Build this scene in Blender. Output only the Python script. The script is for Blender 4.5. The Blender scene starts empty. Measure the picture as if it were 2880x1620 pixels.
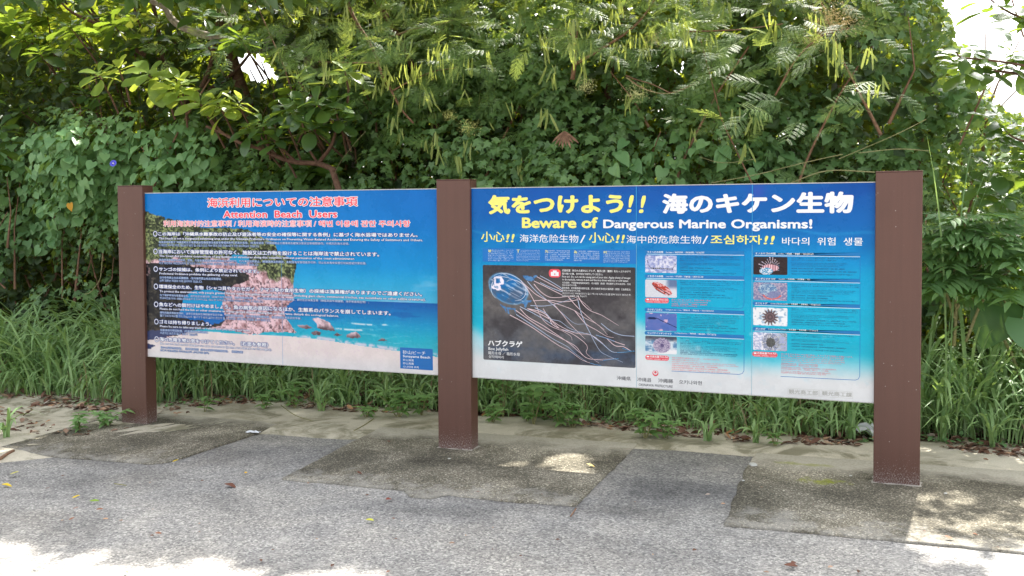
import bpy, math, random
import numpy as np
from mathutils import Vector, Matrix

C = bpy.context.scene.collection
SC = bpy.context.scene
RNG = np.random.default_rng(11)
random.seed(5)
rad = math.radians

# ------------------------------------------------------------------ camera
CAM_P = np.array([5.2705, -5.4616, 1.5401])
FPX, PPY = 2613.87, 686.44                    # focal length and principal row, in pixels of a 2880 px wide frame
YAW, PITCH, ROLL = 0.3667, 0.0348, -0.0052
_f = np.array([-math.sin(YAW)*math.cos(PITCH), math.cos(YAW)*math.cos(PITCH), -math.sin(PITCH)])
_r0 = np.array([math.cos(YAW), math.sin(YAW), 0.0])
_u0 = np.cross(_r0, _f)
_r = _r0*math.cos(ROLL) + _u0*math.sin(ROLL)
_u = -_r0*math.sin(ROLL) + _u0*math.cos(ROLL)
cam = bpy.data.cameras.new('camera')
cam.sensor_width = 36.0
cam.lens = 36.0*FPX/2880.0
cam.shift_y = -(810-PPY)/2880.0
cam.clip_end = 2000
cam.clip_start = 0.05
co = bpy.data.objects.new('camera', cam)
C.objects.link(co)
co.matrix_world = Matrix(((_r[0], _u[0], -_f[0], CAM_P[0]), (_r[1], _u[1], -_f[1], CAM_P[1]), (_r[2], _u[2], -_f[2], CAM_P[2]), (0, 0, 0, 1)))
SC.camera = co

# ------------------------------------------------------------------ light
SUN_EL, SUN_AZ = rad(53), rad(6)              # high, behind the thicket
SUN_D = np.array([math.sin(SUN_AZ)*math.cos(SUN_EL), math.cos(SUN_AZ)*math.cos(SUN_EL), math.sin(SUN_EL)])
w = bpy.data.worlds.new('World'); SC.world = w; w.use_nodes = True
nt = w.node_tree
bg = nt.nodes['Background']
sky = nt.nodes.new('ShaderNodeTexSky'); sky.sky_type = 'NISHITA'; sky.sun_disc = False
sky.sun_elevation = SUN_EL; sky.sun_rotation = SUN_AZ
sky.air_density = 1.0; sky.dust_density = 4.0; sky.ozone_density = 1.0
bg.inputs[1].default_value = 0.15
# thin bright haze: the open sky here is nearly white
hs = nt.nodes.new('ShaderNodeHueSaturation'); hs.inputs['Saturation'].default_value = 0.22; hs.inputs['Value'].default_value = 1.0
nt.links.new(sky.outputs[0], hs.inputs['Color']); nt.links.new(hs.outputs[0], bg.inputs[0])
sl = bpy.data.lights.new('sun', 'SUN'); sl.energy = 4.0; sl.angle = rad(0.8); sl.color = (1.0, 0.95, 0.86)
so = bpy.data.objects.new('sun', sl); C.objects.link(so)
so.rotation_euler = Vector(SUN_D).to_track_quat('Z', 'Y').to_euler()
so.location = (0, 8, 12)
SC.view_settings.view_transform = 'Standard'; SC.view_settings.look = 'None'
SC.view_settings.exposure = 1.84; SC.view_settings.gamma = 1.0
SC.view_settings.use_curve_mapping = False
try:
    SC.cycles.max_bounces = 8; SC.cycles.transmission_bounces = 6; SC.cycles.diffuse_bounces = 4
    SC.cycles.use_denoising = True
except Exception: pass

# ------------------------------------------------------------------ helpers
def ray(x, y):
    return _f + _r*(x-1440)/FPX - _u*(y-PPY)/FPX
def at(x, y, Y):                              # the point at depth plane Y behind the sign seen at photo pixel x, y
    d = ray(x, y); t = (Y-CAM_P[1])/d[1]
    return CAM_P + t*d
def atd(x, y, Y):                             # same, pixel of the 2576 px wide view
    return at(x*1.11801, y*1.11801, Y)
def proj(P):                                  # world -> photo pixel (2576 wide) and depth
    d = P - CAM_P
    z = d@_f
    z = np.where(z > 0.05, z, 0.05)
    return (1440+FPX*(d@_r)/z)/1.11801, (PPY-FPX*(d@_u)/z)/1.11801, z
def gz(x, y=0.0):                             # height of the ground
    x = np.asarray(x, float); y = np.asarray(y, float)
    return -0.052 + 0.0138*np.clip(x, -12, 12) + 0.05*np.clip(y-1.0, 0, 6)

def lin(c):
    c = np.asarray(c, float)/255.0
    return np.where(c <= 0.04045, c/12.92, ((c+0.055)/1.055)**2.4)

def link(name, me, parent=None, mat=None, **props):
    o = bpy.data.objects.new(name, me); C.objects.link(o)
    if parent is not None: o.parent = parent
    if mat is not None and me is not None and not me.materials: me.materials.append(mat)
    for k, v in props.items(): o[k] = v
    return o
def thing(name, label, category, loc=(0, 0, 0), group=None):
    o = bpy.data.objects.new(name, None); C.objects.link(o)
    o.location = loc; o.empty_display_size = 0.1
    o['label'] = label; o['category'] = category
    if group: o['group'] = group
    return o
def tag(o, label, category, group=None):
    o['label'] = label; o['category'] = category
    if group: o['group'] = group
    return o
def mesh(name, V, F, smooth=False):
    me = bpy.data.meshes.new(name)
    me.from_pydata([tuple(map(float, v)) for v in V], [], [tuple(map(int, f)) for f in F])
    if smooth:
        me.polygons.foreach_set('use_smooth', [True]*len(me.polygons))
    me.update()
    return me
def fast_mesh(name, V, F, smooth=False, var=None, col=None):
    V = np.asarray(V, np.float32); F = np.asarray(F, np.int32)
    n, k = F.shape
    me = bpy.data.meshes.new(name)
    me.vertices.add(len(V)); me.vertices.foreach_set('co', V.ravel())
    me.loops.add(n*k); me.loops.foreach_set('vertex_index', F.ravel())
    me.polygons.add(n); me.polygons.foreach_set('loop_start', np.arange(0, n*k, k, dtype=np.int32))
    if smooth: me.polygons.foreach_set('use_smooth', np.ones(n, bool))
    me.update(calc_edges=True)
    if var is not None:
        a = me.attributes.new('var', 'FLOAT', 'POINT'); a.data.foreach_set('value', np.asarray(var, np.float32))
    if col is not None:
        a = me.color_attributes.new('print', 'FLOAT_COLOR', 'POINT')
        cc = np.ones((len(V), 4), np.float32); cc[:, :3] = col
        a.data.foreach_set('color', cc.ravel())
    return me

class MB:
    def __init__(s): s.V = []; s.F = []
    def add(s, V, F):
        n = len(s.V); s.V += [tuple(map(float, v)) for v in V]; s.F += [tuple(i+n for i in f) for f in F]
    def box(s, x0, x1, y0, y1, z0, z1):
        s.add([(x0,y0,z0),(x1,y0,z0),(x1,y1,z0),(x0,y1,z0),(x0,y0,z1),(x1,y0,z1),(x1,y1,z1),(x0,y1,z1)],
              [(0,3,2,1),(4,5,6,7),(0,1,5,4),(1,2,6,5),(2,3,7,6),(3,0,4,7)])
    def tube(s, P, R, n=8, cap=True):
        P = [np.asarray(p, float) for p in P]; m = len(P)
        if not hasattr(R, '__len__'): R = [R]*m
        T = []
        for i in range(m):
            a = P[max(i-1, 0)]; b = P[min(i+1, m-1)]; t = b-a; T.append(t/(np.linalg.norm(t)+1e-9))
        u = np.cross(T[0], (0.3, 0.1, 1.0)); u /= np.linalg.norm(u)+1e-9
        V = []
        for i in range(m):
            u = u - T[i]*(u@T[i]); u /= np.linalg.norm(u)+1e-9
            v = np.cross(T[i], u)
            for k in range(n):
                a = 2*math.pi*k/n
                V.append(P[i] + R[i]*(math.cos(a)*u + math.sin(a)*v))
        F = [(i*n+k, i*n+(k+1) % n, (i+1)*n+(k+1) % n, (i+1)*n+k) for i in range(m-1) for k in range(n)]
        if cap: F += [tuple(range(n))[::-1], tuple((m-1)*n+k for k in range(n))]
        s.add(V, F)
    def obj(s, name, mat, parent=None, smooth=False, **props):
        me = mesh(name, s.V, s.F, smooth)
        return link(name, me, parent, mat, **props)

def crom(P, n=6):                             # Catmull-Rom through points
    P = [np.asarray(p, float) for p in P]
    Q = [2*P[0]-P[1]] + P + [2*P[-1]-P[-2]]
    out = []
    for i in range(1, len(Q)-2):
        for k in range(n):
            t = k/n
            a, b, c, d = Q[i-1], Q[i], Q[i+1], Q[i+2]
            out.append(0.5*((2*b)+(-a+c)*t+(2*a-5*b+4*c-d)*t*t+(-a+3*b-3*c+d)*t**3))
    out.append(P[-1])
    return out

# value noise in numpy
def vnoise(x, y, seed=0):
    x = np.asarray(x, float); y = np.asarray(y, float)
    xi = np.floor(x).astype(np.int64); yi = np.floor(y).astype(np.int64)
    xf = x-xi; yf = y-yi
    def h(a, b):
        n = (a*374761393 + b*668265263 + seed*974634777) & 0x7fffffff
        n = ((n ^ (n >> 13))*1274126177) & 0x7fffffff
        return ((n ^ (n >> 16)) & 0xffff)/65535.0
    u = xf*xf*(3-2*xf); v = yf*yf*(3-2*yf)
    return (h(xi, yi)*(1-u)+h(xi+1, yi)*u)*(1-v) + (h(xi, yi+1)*(1-u)+h(xi+1, yi+1)*u)*v
def fbm(x, y, o=4, seed=0):
    s = 0; a = 0.5; t = 0
    for i in range(o):
        s = s+a*vnoise(x*2**i, y*2**i, seed+i); t += a; a *= 0.55
    return s/t
def sstep(a, b, x):
    t = np.clip((x-a)/(b-a+1e-12), 0, 1); return t*t*(3-2*t)
def in_poly(x, y, poly):
    x = np.asarray(x, float); y = np.asarray(y, float); r = np.zeros(x.shape, bool)
    n = len(poly)
    for i in range(n):
        x0, y0 = poly[i]; x1, y1 = poly[(i+1) % n]
        c = ((y0 > y) != (y1 > y)) & (x < (x1-x0)*(y-y0)/((y1-y0) if y1 != y0 else 1e-9)+x0)
        r ^= c
    return r

# ------------------------------------------------------------------ materials
def new_mat(name):
    m = bpy.data.materials.new(name); m.use_nodes = True
    nt = m.node_tree
    for n in list(nt.nodes): nt.nodes.remove(n)
    out = nt.nodes.new('ShaderNodeOutputMaterial')
    return m, nt, out
class N:
    """tiny node-graph writer"""
    def __init__(s, nt): s.nt = nt
    def n(s, t, **k):
        x = s.nt.nodes.new(t)
        for a, b in k.items(): setattr(x, a, b)
        return x
    def set(s, node, **inp):
        for a, b in inp.items():
            key = a.replace('_', ' ')
            sock = node.inputs[int(a[1:])] if (a[0] == 'i' and a[1:].isdigit()) else node.inputs[key]
            if hasattr(b, 'is_output') or isinstance(b, bpy.types.NodeSocket): s.nt.links.new(b, sock)
            else: sock.default_value = b
        return node
    def pos(s): return s.n('ShaderNodeNewGeometry').outputs['Position']
    def noise(s, scale, vec=None, detail=4, rough=0.55, dist=0.0):
        x = s.n('ShaderNodeTexNoise'); s.set(x, Scale=scale, Detail=detail, Roughness=rough, Distortion=dist)
        if vec is not None: s.nt.links.new(vec, x.inputs['Vector'])
        return x.outputs['Fac']
    def voro(s, scale, vec=None, feature='F1', out='Distance'):
        x = s.n('ShaderNodeTexVoronoi', feature=feature); s.set(x, Scale=scale)
        if vec is not None: s.nt.links.new(vec, x.inputs['Vector'])
        return x.outputs[out]
    def math(s, op, a, b=None, clamp=False):
        x = s.n('ShaderNodeMath', operation=op, use_clamp=clamp)
        for i, v in enumerate((a, b)):
            if v is None: continue
            if isinstance(v, (int, float)): x.inputs[i].default_value = v
            else: s.nt.links.new(v, x.inputs[i])
        return x.outputs[0]
    def ramp(s, fac, stops, interp='LINEAR'):
        x = s.n('ShaderNodeValToRGB'); x.color_ramp.interpolation = interp
        e = x.color_ramp.elements
        while len(e) < len(stops): e.new(0.5)
        for i, (p, c) in enumerate(stops):
            e[i].position = p
            if isinstance(c, (int, float)): c = (c, c, c)
            e[i].color = (*c, 1)
        s.nt.links.new(fac, x.inputs[0])
        return x.outputs[0]
    def mix(s, fac, a, b, blend='MIX'):
        x = s.n('ShaderNodeMix', data_type='RGBA', blend_type=blend)
        for i, v in ((0, fac), (6, a), (7, b)):
            if isinstance(v, (int, float)): x.inputs[i].default_value = v
            elif isinstance(v, (tuple, list)): x.inputs[i].default_value = (*v, 1) if len(v) == 3 else v
            else: s.nt.links.new(v, x.inputs[i])
        return x.outputs[2]
    def sep(s, v):
        x = s.n('ShaderNodeSeparateXYZ'); s.nt.links.new(v, x.inputs[0]); return x.outputs
    def bump(s, h, strength=0.4, dist=0.01):
        x = s.n('ShaderNodeBump'); s.set(x, Strength=strength, Distance=dist); s.nt.links.new(h, x.inputs['Height']); return x.outputs[0]
    def bsdf(s, col, rough=0.6, spec=0.4, normal=None, metallic=0.0, coat=0.0):
        x = s.n('ShaderNodeBsdfPrincipled')
        for k, v in (('Base Color', col), ('Roughness', rough), ('Specular IOR Level', spec), ('Metallic', metallic), ('Coat Weight', coat)):
            if isinstance(v, (tuple, list)): x.inputs[k].default_value = (*v[:3], 1)
            elif isinstance(v, (int, float)): x.inputs[k].default_value = v
            else: s.nt.links.new(v, x.inputs[k])
        if normal is not None: s.nt.links.new(normal, x.inputs['Normal'])
        return x.outputs[0]

def plain(name, rgb255, rough=0.5, spec=0.4, coat=0.0):
    m, nt, out = new_mat(name); g = N(nt)
    c = lin(rgb255)
    nz = g.noise(9.0, g.pos(), 5, 0.6)
    col = g.mix(nz, tuple(c*0.93), tuple(np.minimum(c*1.05, 0.9)))
    nt.links.new(g.bsdf(col, rough, spec, coat=coat), out.inputs[0])
    return m
def print_mat(name, rough=0.28):
    m, nt, out = new_mat(name); g = N(nt)
    a = g.n('ShaderNodeAttribute'); a.attribute_name = 'print'
    nz = g.noise(5.0, g.pos(), 6, 0.62)
    dirt = g.ramp(nz, [(0.35, 0.90), (0.62, 1.0)])
    col = g.mix(1.0, a.outputs['Color'], dirt, 'MULTIPLY')
    rg = g.ramp(nz, [(0.3, rough), (0.7, rough+0.15)])
    nt.links.new(g.bsdf(col, rg, 0.25), out.inputs[0])
    return m
def leaf_mat(name, dark, light, trans, rough=0.42, spec=0.45, tw=0.42, under=1.25, vein=False):
    m, nt, out = new_mat(name); g = N(nt)
    a = g.n('ShaderNodeAttribute'); a.attribute_name = 'var'
    oi = g.n('ShaderNodeObjectInfo')
    f = g.math('FRACT', g.math('ADD', a.outputs['Fac'], oi.outputs['Random']))
    nz = g.noise(14.0, g.pos(), 3, 0.6)
    col = g.mix(f, dark, light)
    col = g.mix(g.math('MULTIPLY', nz, 0.5), col, tuple(np.array(light)*1.1))
    bf = g.n('ShaderNodeNewGeometry').outputs['Backfacing']
    col2 = g.mix(bf, col, g.mix(1.0, col, (under, under, under*1.05), 'MULTIPLY'))
    tcol = g.mix(f, tuple(np.array(trans)*0.75), trans)
    nb = g.bump(g.noise(60.0, g.pos(), 2), 0.15, 0.003)
    p = g.bsdf(col2, rough, spec, normal=nb)
    t = g.n('ShaderNodeBsdfTranslucent'); nt.links.new(tcol, t.inputs[0])
    ms = g.n('ShaderNodeMixShader'); ms.inputs[0].default_value = tw
    nt.links.new(p, ms.inputs[1]); nt.links.new(t.outputs[0], ms.inputs[2])
    nt.links.new(ms.outputs[0], out.inputs[0])
    return m
def bark_mat(name, a, b, scale=25):
    m, nt, out = new_mat(name); g = N(nt)
    nz = g.noise(scale, g.pos(), 6, 0.65, 1.0)
    col = g.ramp(nz, [(0.3, tuple(a)), (0.7, tuple(b))])
    nt.links.new(g.bsdf(col, 0.85, 0.2, normal=g.bump(nz, 0.7, 0.01)), out.inputs[0])
    return m
# ------------------------------------------------------------------ ground
def mat_path():
    m, nt, out = new_mat('washed_aggregate'); g = N(nt); P = g.pos()
    v = g.n('ShaderNodeTexVoronoi', feature='F1'); g.set(v, Scale=100.0, Randomness=1.0); nt.links.new(P, v.inputs['Vector'])
    cell = g.sep(v.outputs['Color'])[0]
    v2 = g.n('ShaderNodeTexVoronoi', feature='F1'); g.set(v2, Scale=190.0); nt.links.new(P, v2.inputs['Vector'])
    cell2 = g.sep(v2.outputs['Color'])[1]
    st2 = g.n('ShaderNodeMapping'); st2.inputs['Scale'].default_value = (0.9, 1.5, 1); nt.links.new(P, st2.inputs[0])
    stones = g.ramp(cell, [(0.0, (0.11, 0.11, 0.11)), (0.25, (0.225, 0.222, 0.217)), (0.6, (0.345, 0.336, 0.32)), (0.86, (0.46, 0.45, 0.43)), (1.0, (0.66, 0.64, 0.60))])
    fine = g.ramp(cell2, [(0.0, (0.12, 0.12, 0.13)), (1.0, (0.52, 0.50, 0.47))])
    col = g.mix(0.28, stones, fine)
    edge = g.ramp(v.outputs['Distance'], [(0.0, 1.0), (0.75, 0.9), (1.0, 0.62)])
    col = g.mix(1.0, col, edge, 'MULTIPLY')
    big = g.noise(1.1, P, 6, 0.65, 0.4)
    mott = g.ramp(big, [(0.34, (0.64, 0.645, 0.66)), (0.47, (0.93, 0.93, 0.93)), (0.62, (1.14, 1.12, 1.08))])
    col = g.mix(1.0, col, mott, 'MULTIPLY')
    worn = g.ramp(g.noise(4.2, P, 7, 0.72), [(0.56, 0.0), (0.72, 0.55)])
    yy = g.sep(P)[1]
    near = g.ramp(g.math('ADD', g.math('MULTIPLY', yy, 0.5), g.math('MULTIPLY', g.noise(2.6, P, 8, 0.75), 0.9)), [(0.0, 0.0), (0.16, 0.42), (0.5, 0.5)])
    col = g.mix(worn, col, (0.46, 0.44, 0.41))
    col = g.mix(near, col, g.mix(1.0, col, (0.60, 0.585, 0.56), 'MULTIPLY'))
    grime = g.ramp(g.noise(1.0, st2.outputs[0], 8, 0.62, 0.8), [(0.36, (0.70, 0.69, 0.675)), (0.5, (0.97, 0.965, 0.95)), (0.66, (1.10, 1.09, 1.07))])
    col = g.mix(1.0, col, grime, 'MULTIPLY')
    gp = g.ramp(g.voro(300.0, P, out='Distance'), [(0.12, 0.0), (0.4, 1.0)])
    col = g.mix(g.math('MULTIPLY', gp, 0.12), col, (0.12, 0.115, 0.11))
    h = g.math('ADD', g.math('MULTIPLY', v.outputs['Distance'], -0.8), g.math('MULTIPLY', cell, 0.35))
    nt.links.new(g.bsdf(col, 0.82, 0.3, normal=g.bump(h, 0.55, 0.004)), out.inputs[0])
    return m
def mat_pad():
    m, nt, out = new_mat('mossy_concrete'); g = N(nt); P = g.pos(); s = g.sep(P)
    v = g.n('ShaderNodeTexVoronoi', feature='F1'); g.set(v, Scale=150.0); nt.links.new(P, v.inputs['Vector'])
    cell = g.sep(v.outputs['Color'])[0]
    base = g.ramp(cell, [(0.0, (0.11, 0.105, 0.093)), (0.5, (0.205, 0.195, 0.172)), (0.88, (0.34, 0.325, 0.29)), (1.0, (0.66, 0.64, 0.59))])
    big = g.noise(1.7, P, 7, 0.62, 0.5)
    mott = g.ramp(big, [(0.32, (0.32, 0.30, 0.25)), (0.5, (0.62, 0.585, 0.49)), (0.66, (1.20, 1.13, 0.98))])
    col = g.mix(1.0, base, mott, 'MULTIPLY')
    # pale worn strip with clean grit towards the front edge
    fr = g.ramp(g.math('ADD', g.math('MULTIPLY', s[1], -0.55), g.math('MULTIPLY', g.noise(6.0, P, 8, 0.8), 0.95)), [(0.86, 0.0), (1.15, 0.45)])
    col = g.mix(fr, col, (0.40, 0.385, 0.35))
    # sand washed over the back
    bk = g.math('ADD', s[1], g.math('MULTIPLY', g.noise(2.4, P, 7, 0.68), 0.75))
    sand = g.ramp(bk, [(0.50, 0.0), (0.72, 0.95)])
    col = g.mix(sand, col, g.ramp(g.noise(70.0, P, 3), [(0.3, (0.38, 0.35, 0.28)), (0.7, (0.52, 0.48, 0.40))]))
    # moss in front of the right post and along the sand
    dx = g.math('SUBTRACT', s[0], 5.03); dy = g.math('SUBTRACT', s[1], -0.06)
    d = g.math('SQRT', g.math('ADD', g.math('MULTIPLY', g.math('MULTIPLY', dx, dx), 4.0), g.math('MULTIPLY', g.math('MULTIPLY', dy, dy), 14.0)))
    mo = g.ramp(g.math('ADD', d, g.math('MULTIPLY', g.noise(11.0, P, 9, 0.85), 1.5)), [(0.80, 0.95), (1.02, 0.0)])
    dx2 = g.math('SUBTRACT', s[0], 4.95); dy2 = g.math('SUBTRACT', s[1], 0.27)
    d2 = g.math('SQRT', g.math('ADD', g.math('MULTIPLY', g.math('MULTIPLY', dx2, dx2), 3.0), g.math('MULTIPLY', g.math('MULTIPLY', dy2, dy2), 60.0)))
    mo2 = g.ramp(g.math('ADD', d2, g.math('MULTIPLY', g.noise(9.0, P, 6, 0.7), 1.2)), [(0.7, 0.6), (0.9, 0.0)])
    moss = g.math('MAXIMUM', mo, mo2)
    col = g.mix(moss, col, g.ramp(g.noise(30, P, 4), [(0.3, (0.16, 0.19, 0.02)), (0.7, (0.33, 0.34, 0.05))]))
    h = g.math('ADD', g.math('MULTIPLY', v.outputs['Distance'], -0.6), big)
    nt.links.new(g.bsdf(col, 0.85, 0.25, normal=g.bump(h, 0.45, 0.004)), out.inputs[0])
    return m
def mat_sand():
    m, nt, out = new_mat('coral_sand'); g = N(nt); P = g.pos()
    f = g.noise(160.0, P, 3, 0.7)
    big = g.noise(2.1, P, 7, 0.66, 0.3)
    col = g.ramp(f, [(0.25, (0.40, 0.37, 0.305)), (0.5, (0.51, 0.475, 0.40)), (0.8, (0.62, 0.585, 0.50))])
    col = g.mix(1.0, col, g.ramp(big, [(0.34, (0.66, 0.63, 0.54)), (0.50, (1.05, 1.03, 0.97)), (0.7, (1.25, 1.23, 1.18))]), 'MULTIPLY')
    # damp olive algae crust
    al = g.ramp(g.noise(2.6, P, 7, 0.7, 0.6), [(0.49, 0.0), (0.60, 0.72)])
    s = g.sep(P)
    band = g.ramp(s[1], [(0.0, 1.0), (0.62, 1.0), (0.8, 0.0)])
    col = g.mix(g.math('MULTIPLY', al, band), col, (0.15, 0.14, 0.08))
    sp = g.ramp(g.voro(38.0, P), [(0.045, 1.0), (0.07, 0.0)])
    col = g.mix(g.math('MULTIPLY', sp, 0.6), col, (0.10, 0.07, 0.05))
    nt.links.new(g.bsdf(col, 0.95, 0.1, normal=g.bump(g.math('ADD', f, big), 0.5, 0.01)), out.inputs[0])
    return m
def mat_soil():
    m, nt, out = new_mat('leaf_mould'); g = N(nt); P = g.pos()
    a = g.noise(24.0, P, 6, 0.7); b = g.noise(3.0, P, 5, 0.6)
    col = g.ramp(a, [(0.3, (0.045, 0.032, 0.022)), (0.55, (0.12, 0.085, 0.055)), (0.75, (0.26, 0.20, 0.14))])
    col = g.mix(g.math('MULTIPLY', b, 0.5), col, (0.16, 0.14, 0.09))
    nt.links.new(g.bsdf(col, 0.95, 0.1, normal=g.bump(a, 0.8, 0.02)), out.inputs[0])
    return m
M_PATH, M_PAD, M_SAND, M_SOIL = mat_path(), mat_pad(), mat_sand(), mat_soil()

def grid_sheet(name, xs, ys, zf, mat, **props):
    X, Y = np.meshgrid(xs, ys); Z = zf(X, Y)
    V = np.stack([X, Y, Z], -1).reshape(-1, 3); nx, ny = len(xs), len(ys)
    i = (np.arange(ny-1)[:, None]*nx+np.arange(nx-1)[None]).ravel()
    F = np.stack([i, i+1, i+nx+1, i+nx], -1)
    return link(name, fast_mesh(name, V, F, True), None, mat, **props)
xs = np.concatenate([np.linspace(-300, -13, 12), np.linspace(-12, 12, 49), np.linspace(13, 300, 12)])
ys = np.concatenate([np.linspace(-300, -9, 10), np.linspace(-8, 8, 33), np.linspace(9, 300, 12)])
grid_sheet('ground', xs, ys, lambda X, Y: gz(X, Y)-0.012+0.012*(fbm(X*1.3, Y*1.3, 3, 3)-0.5)*(Y > 1.2), M_SOIL, kind='structure', label='brown soil and leaf mould under the thicket')
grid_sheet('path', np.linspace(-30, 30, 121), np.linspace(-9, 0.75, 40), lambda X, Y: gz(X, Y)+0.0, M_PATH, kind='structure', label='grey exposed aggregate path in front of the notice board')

def strip(name, xs, yf, yb, thick, mat, **props):
    """a raised irregular strip: front edge yf(x), back edge yb(x), thickness tapering to both sides"""
    nv = 15; V = []
    for x in xs:
        a, b = yf(x), yb(x)
        for k in range(nv):
            t = k/(nv-1); y = a+(b-a)*t
            h = thick*min(1, t*6)*min(1, (1-t)*8)
            if k == 0: h = -0.004
            V.append((x, y, float(gz(x, y))+0.004+h+(0.006*(fbm(np.array(x*3.1), np.array(y*5.1), 3, 9)-0.4) if 0 < k else 0)))
    n = len(xs)
    F = [(i*nv+k, (i+1)*nv+k, (i+1)*nv+k+1, i*nv+k+1) for i in range(n-1) for k in range(nv-1)]
    return link(name, mesh(name, V, F, True), None, mat, **props)
_fx = [-12, -3.0, -1.0, 0.0, 0.33, 0.8, 1.2, 1.5, 1.95, 2.4, 3.0, 3.6, 3.85, 4.2, 4.6, 4.9, 5.5, 6.0, 7.0, 12]
_fy = [-1.9, -1.7, -1.45, -1.2, -0.90, -0.05, 0.03, 0.05, 0.07, 0.38, 0.45, 0.42, 0.40, 0.44, 0.42, 0.45, 0.42, 0.34, 0.2, 0.1]
def sand_front(x):
    return float(np.interp(x, _fx, _fy)) + 0.07*(float(fbm(np.array(x*6.0), np.array(0.3), 4, 2))-0.5)
strip('sand', np.linspace(-12, 12, 400), sand_front, lambda x: 1.05+0.1*math.sin(x*2.1)+0.15*float(vnoise(np.array(x*2.7), np.array(0.5), 4)), 0.008, M_SAND, kind='structure', label='pale coral sand washed along the back of the path')

def pad(name, poly, label):
    """a thin concrete apron with a worn broken edge"""
    pts = []
    for i in range(len(poly)):
        a = np.array(poly[i]); b = np.array(poly[(i+1) % len(poly)])
        L = np.linalg.norm(b-a); k = max(2, int(L/0.025))
        nrm = np.array([b[1]-a[1], a[0]-b[0]])/L
        for j in range(k):
            p = a+(b-a)*j/k
            p = p+nrm*0.028*(float(fbm(np.array(p[0]*9), np.array(p[1]*9), 4, 5))-0.5)
            pts.append(p)
    c = np.mean(pts, 0); m = len(pts); V = []
    for sc, h in ((1.0, 0.000), (0.997, 0.009), (0.985, 0.0115), (0.6, 0.012), (0.2, 0.012)):
        for p in pts:
            q = c+(p-c)*sc
            V.append((q[0], q[1], float(gz(q[0], q[1]))+h+0.0015))
    F = []
    for r in range(4):
        for i in range(m):
            j = (i+1) % m
            F.append((r*m+i, r*m+j, (r+1)*m+j, (r+1)*m+i))
    F.append(tuple(4*m+i for i in range(m)))
    link(name, mesh(name, V, F, True), None, M_PAD, kind='structure', label=label)
pad('concrete_apron', [(-0.25, -0.86), (0.33, -0.93), (0.73, -0.90), (1.08, -0.88), (1.16, -0.80), (1.22, 0.10), (1.2, 0.34), (-0.3, 0.36)], 'mossy concrete apron round the foot of the left post')
pad('concrete_apron', [(2.07, -0.91), (2.60, -0.905), (2.86, -0.90), (2.95, -0.985), (3.07, -0.99), (3.14, -0.90), (3.41, -0.91), (3.86, -0.88), (3.86, 0.50), (1.98, 0.44), (2.0, 0.10)], 'mossy concrete apron round the foot of the middle post')
pad('concrete_apron', [(4.63, -0.94), (5.4, -0.92), (6.6, -0.91), (6.6, 0.50), (4.62, 0.48), (4.60, 0.1), (4.61, -0.4)], 'mossy concrete apron round the foot of the right post')
# ------------------------------------------------------------------ the notice board
PW, PD, SB, BH = 0.236, 0.1133, 0.0257, 1.22       # post width and depth, setback of the boards, board height
W1, W2 = 2.4128, 2.419
X1 = PW; X2 = PW+W1; X3 = X2+PW; X4 = X3+W2; X5 = X4+PW
ZT, PT = 1.7508, 1.692; PB = PT-BH
YF = SB                                            # plane of the printed face

def mat_post():
    m, nt, out = new_mat('brown_painted_steel'); g = N(nt); P = g.pos(); s = g.sep(P)
    nz = g.noise(3.0, P, 5, 0.6); fine = g.noise(420.0, P, 2, 0.5)
    col = g.mix(nz, tuple(lin((78, 47, 39))), tuple(lin((96, 62, 51))))
    col = g.mix(g.ramp(fine, [(0.35, 0.0), (0.7, 0.35)]), col, tuple(lin((126, 97, 86))))
    # chipped, salt-spotted foot
    hgt = g.math('SUBTRACT', s[2], g.math('SUBTRACT', g.math('MULTIPLY', s[0], 0.0138), 0.052))
    low = g.ramp(hgt, [(0.0, 1.0), (0.07, 0.75), (0.22, 0.12), (0.34, 0.0)])
    st = g.n('ShaderNodeMapping'); st.inputs['Scale'].default_value = (1, 1, 0.35); nt.links.new(P, st.inputs[0])
    sp = g.noise(260.0, st.outputs[0], 3, 0.75)
    chip = g.ramp(g.math('ADD', g.math('MULTIPLY', low, 0.24), sp), [(0.735, 0.0), (0.78, 1.0)])
    col = g.mix(g.math('MULTIPLY', chip, 0.6), col, (0.50, 0.48, 0.46))
    lone = g.ramp(g.voro(17.0, P), [(0.035, 1.0), (0.05, 0.0)])
    col = g.mix(g.math('MULTIPLY', lone, 0.5), col, (0.6, 0.58, 0.55))
    sk = g.n('ShaderNodeMapping'); sk.inputs['Scale'].default_value = (26, 26, 1.2); nt.links.new(P, sk.inputs[0])
    streak = g.ramp(g.noise(1.0, sk.outputs[0], 5, 0.6), [(0.35, (0.92, 0.915, 0.91)), (0.55, (1.0, 1.0, 1.0)), (0.75, (1.04, 1.035, 1.03))])
    col = g.mix(1.0, col, streak, 'MULTIPLY')
    scuff = g.ramp(g.noise(5.5, P, 8, 0.8, 1.5), [(0.66, 0.0), (0.72, 0.18)])
    col = g.mix(scuff, col, (0.45, 0.40, 0.37))
    nt.links.new(g.bsdf(col, g.ramp(nz, [(0.3, 0.38), (0.7, 0.5)]), 0.5, normal=g.bump(fine, 0.12, 0.001)), out.inputs[0])
    return m
M_POST = mat_post()
M_ALU = plain('dull_aluminium', (196, 194, 190), 0.4, 0.6)
M_MORTAR = plain('grey_mortar', (168, 162, 152), 0.9, 0.1)
M_PRINT = print_mat('printed_film', 0.2)

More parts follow.
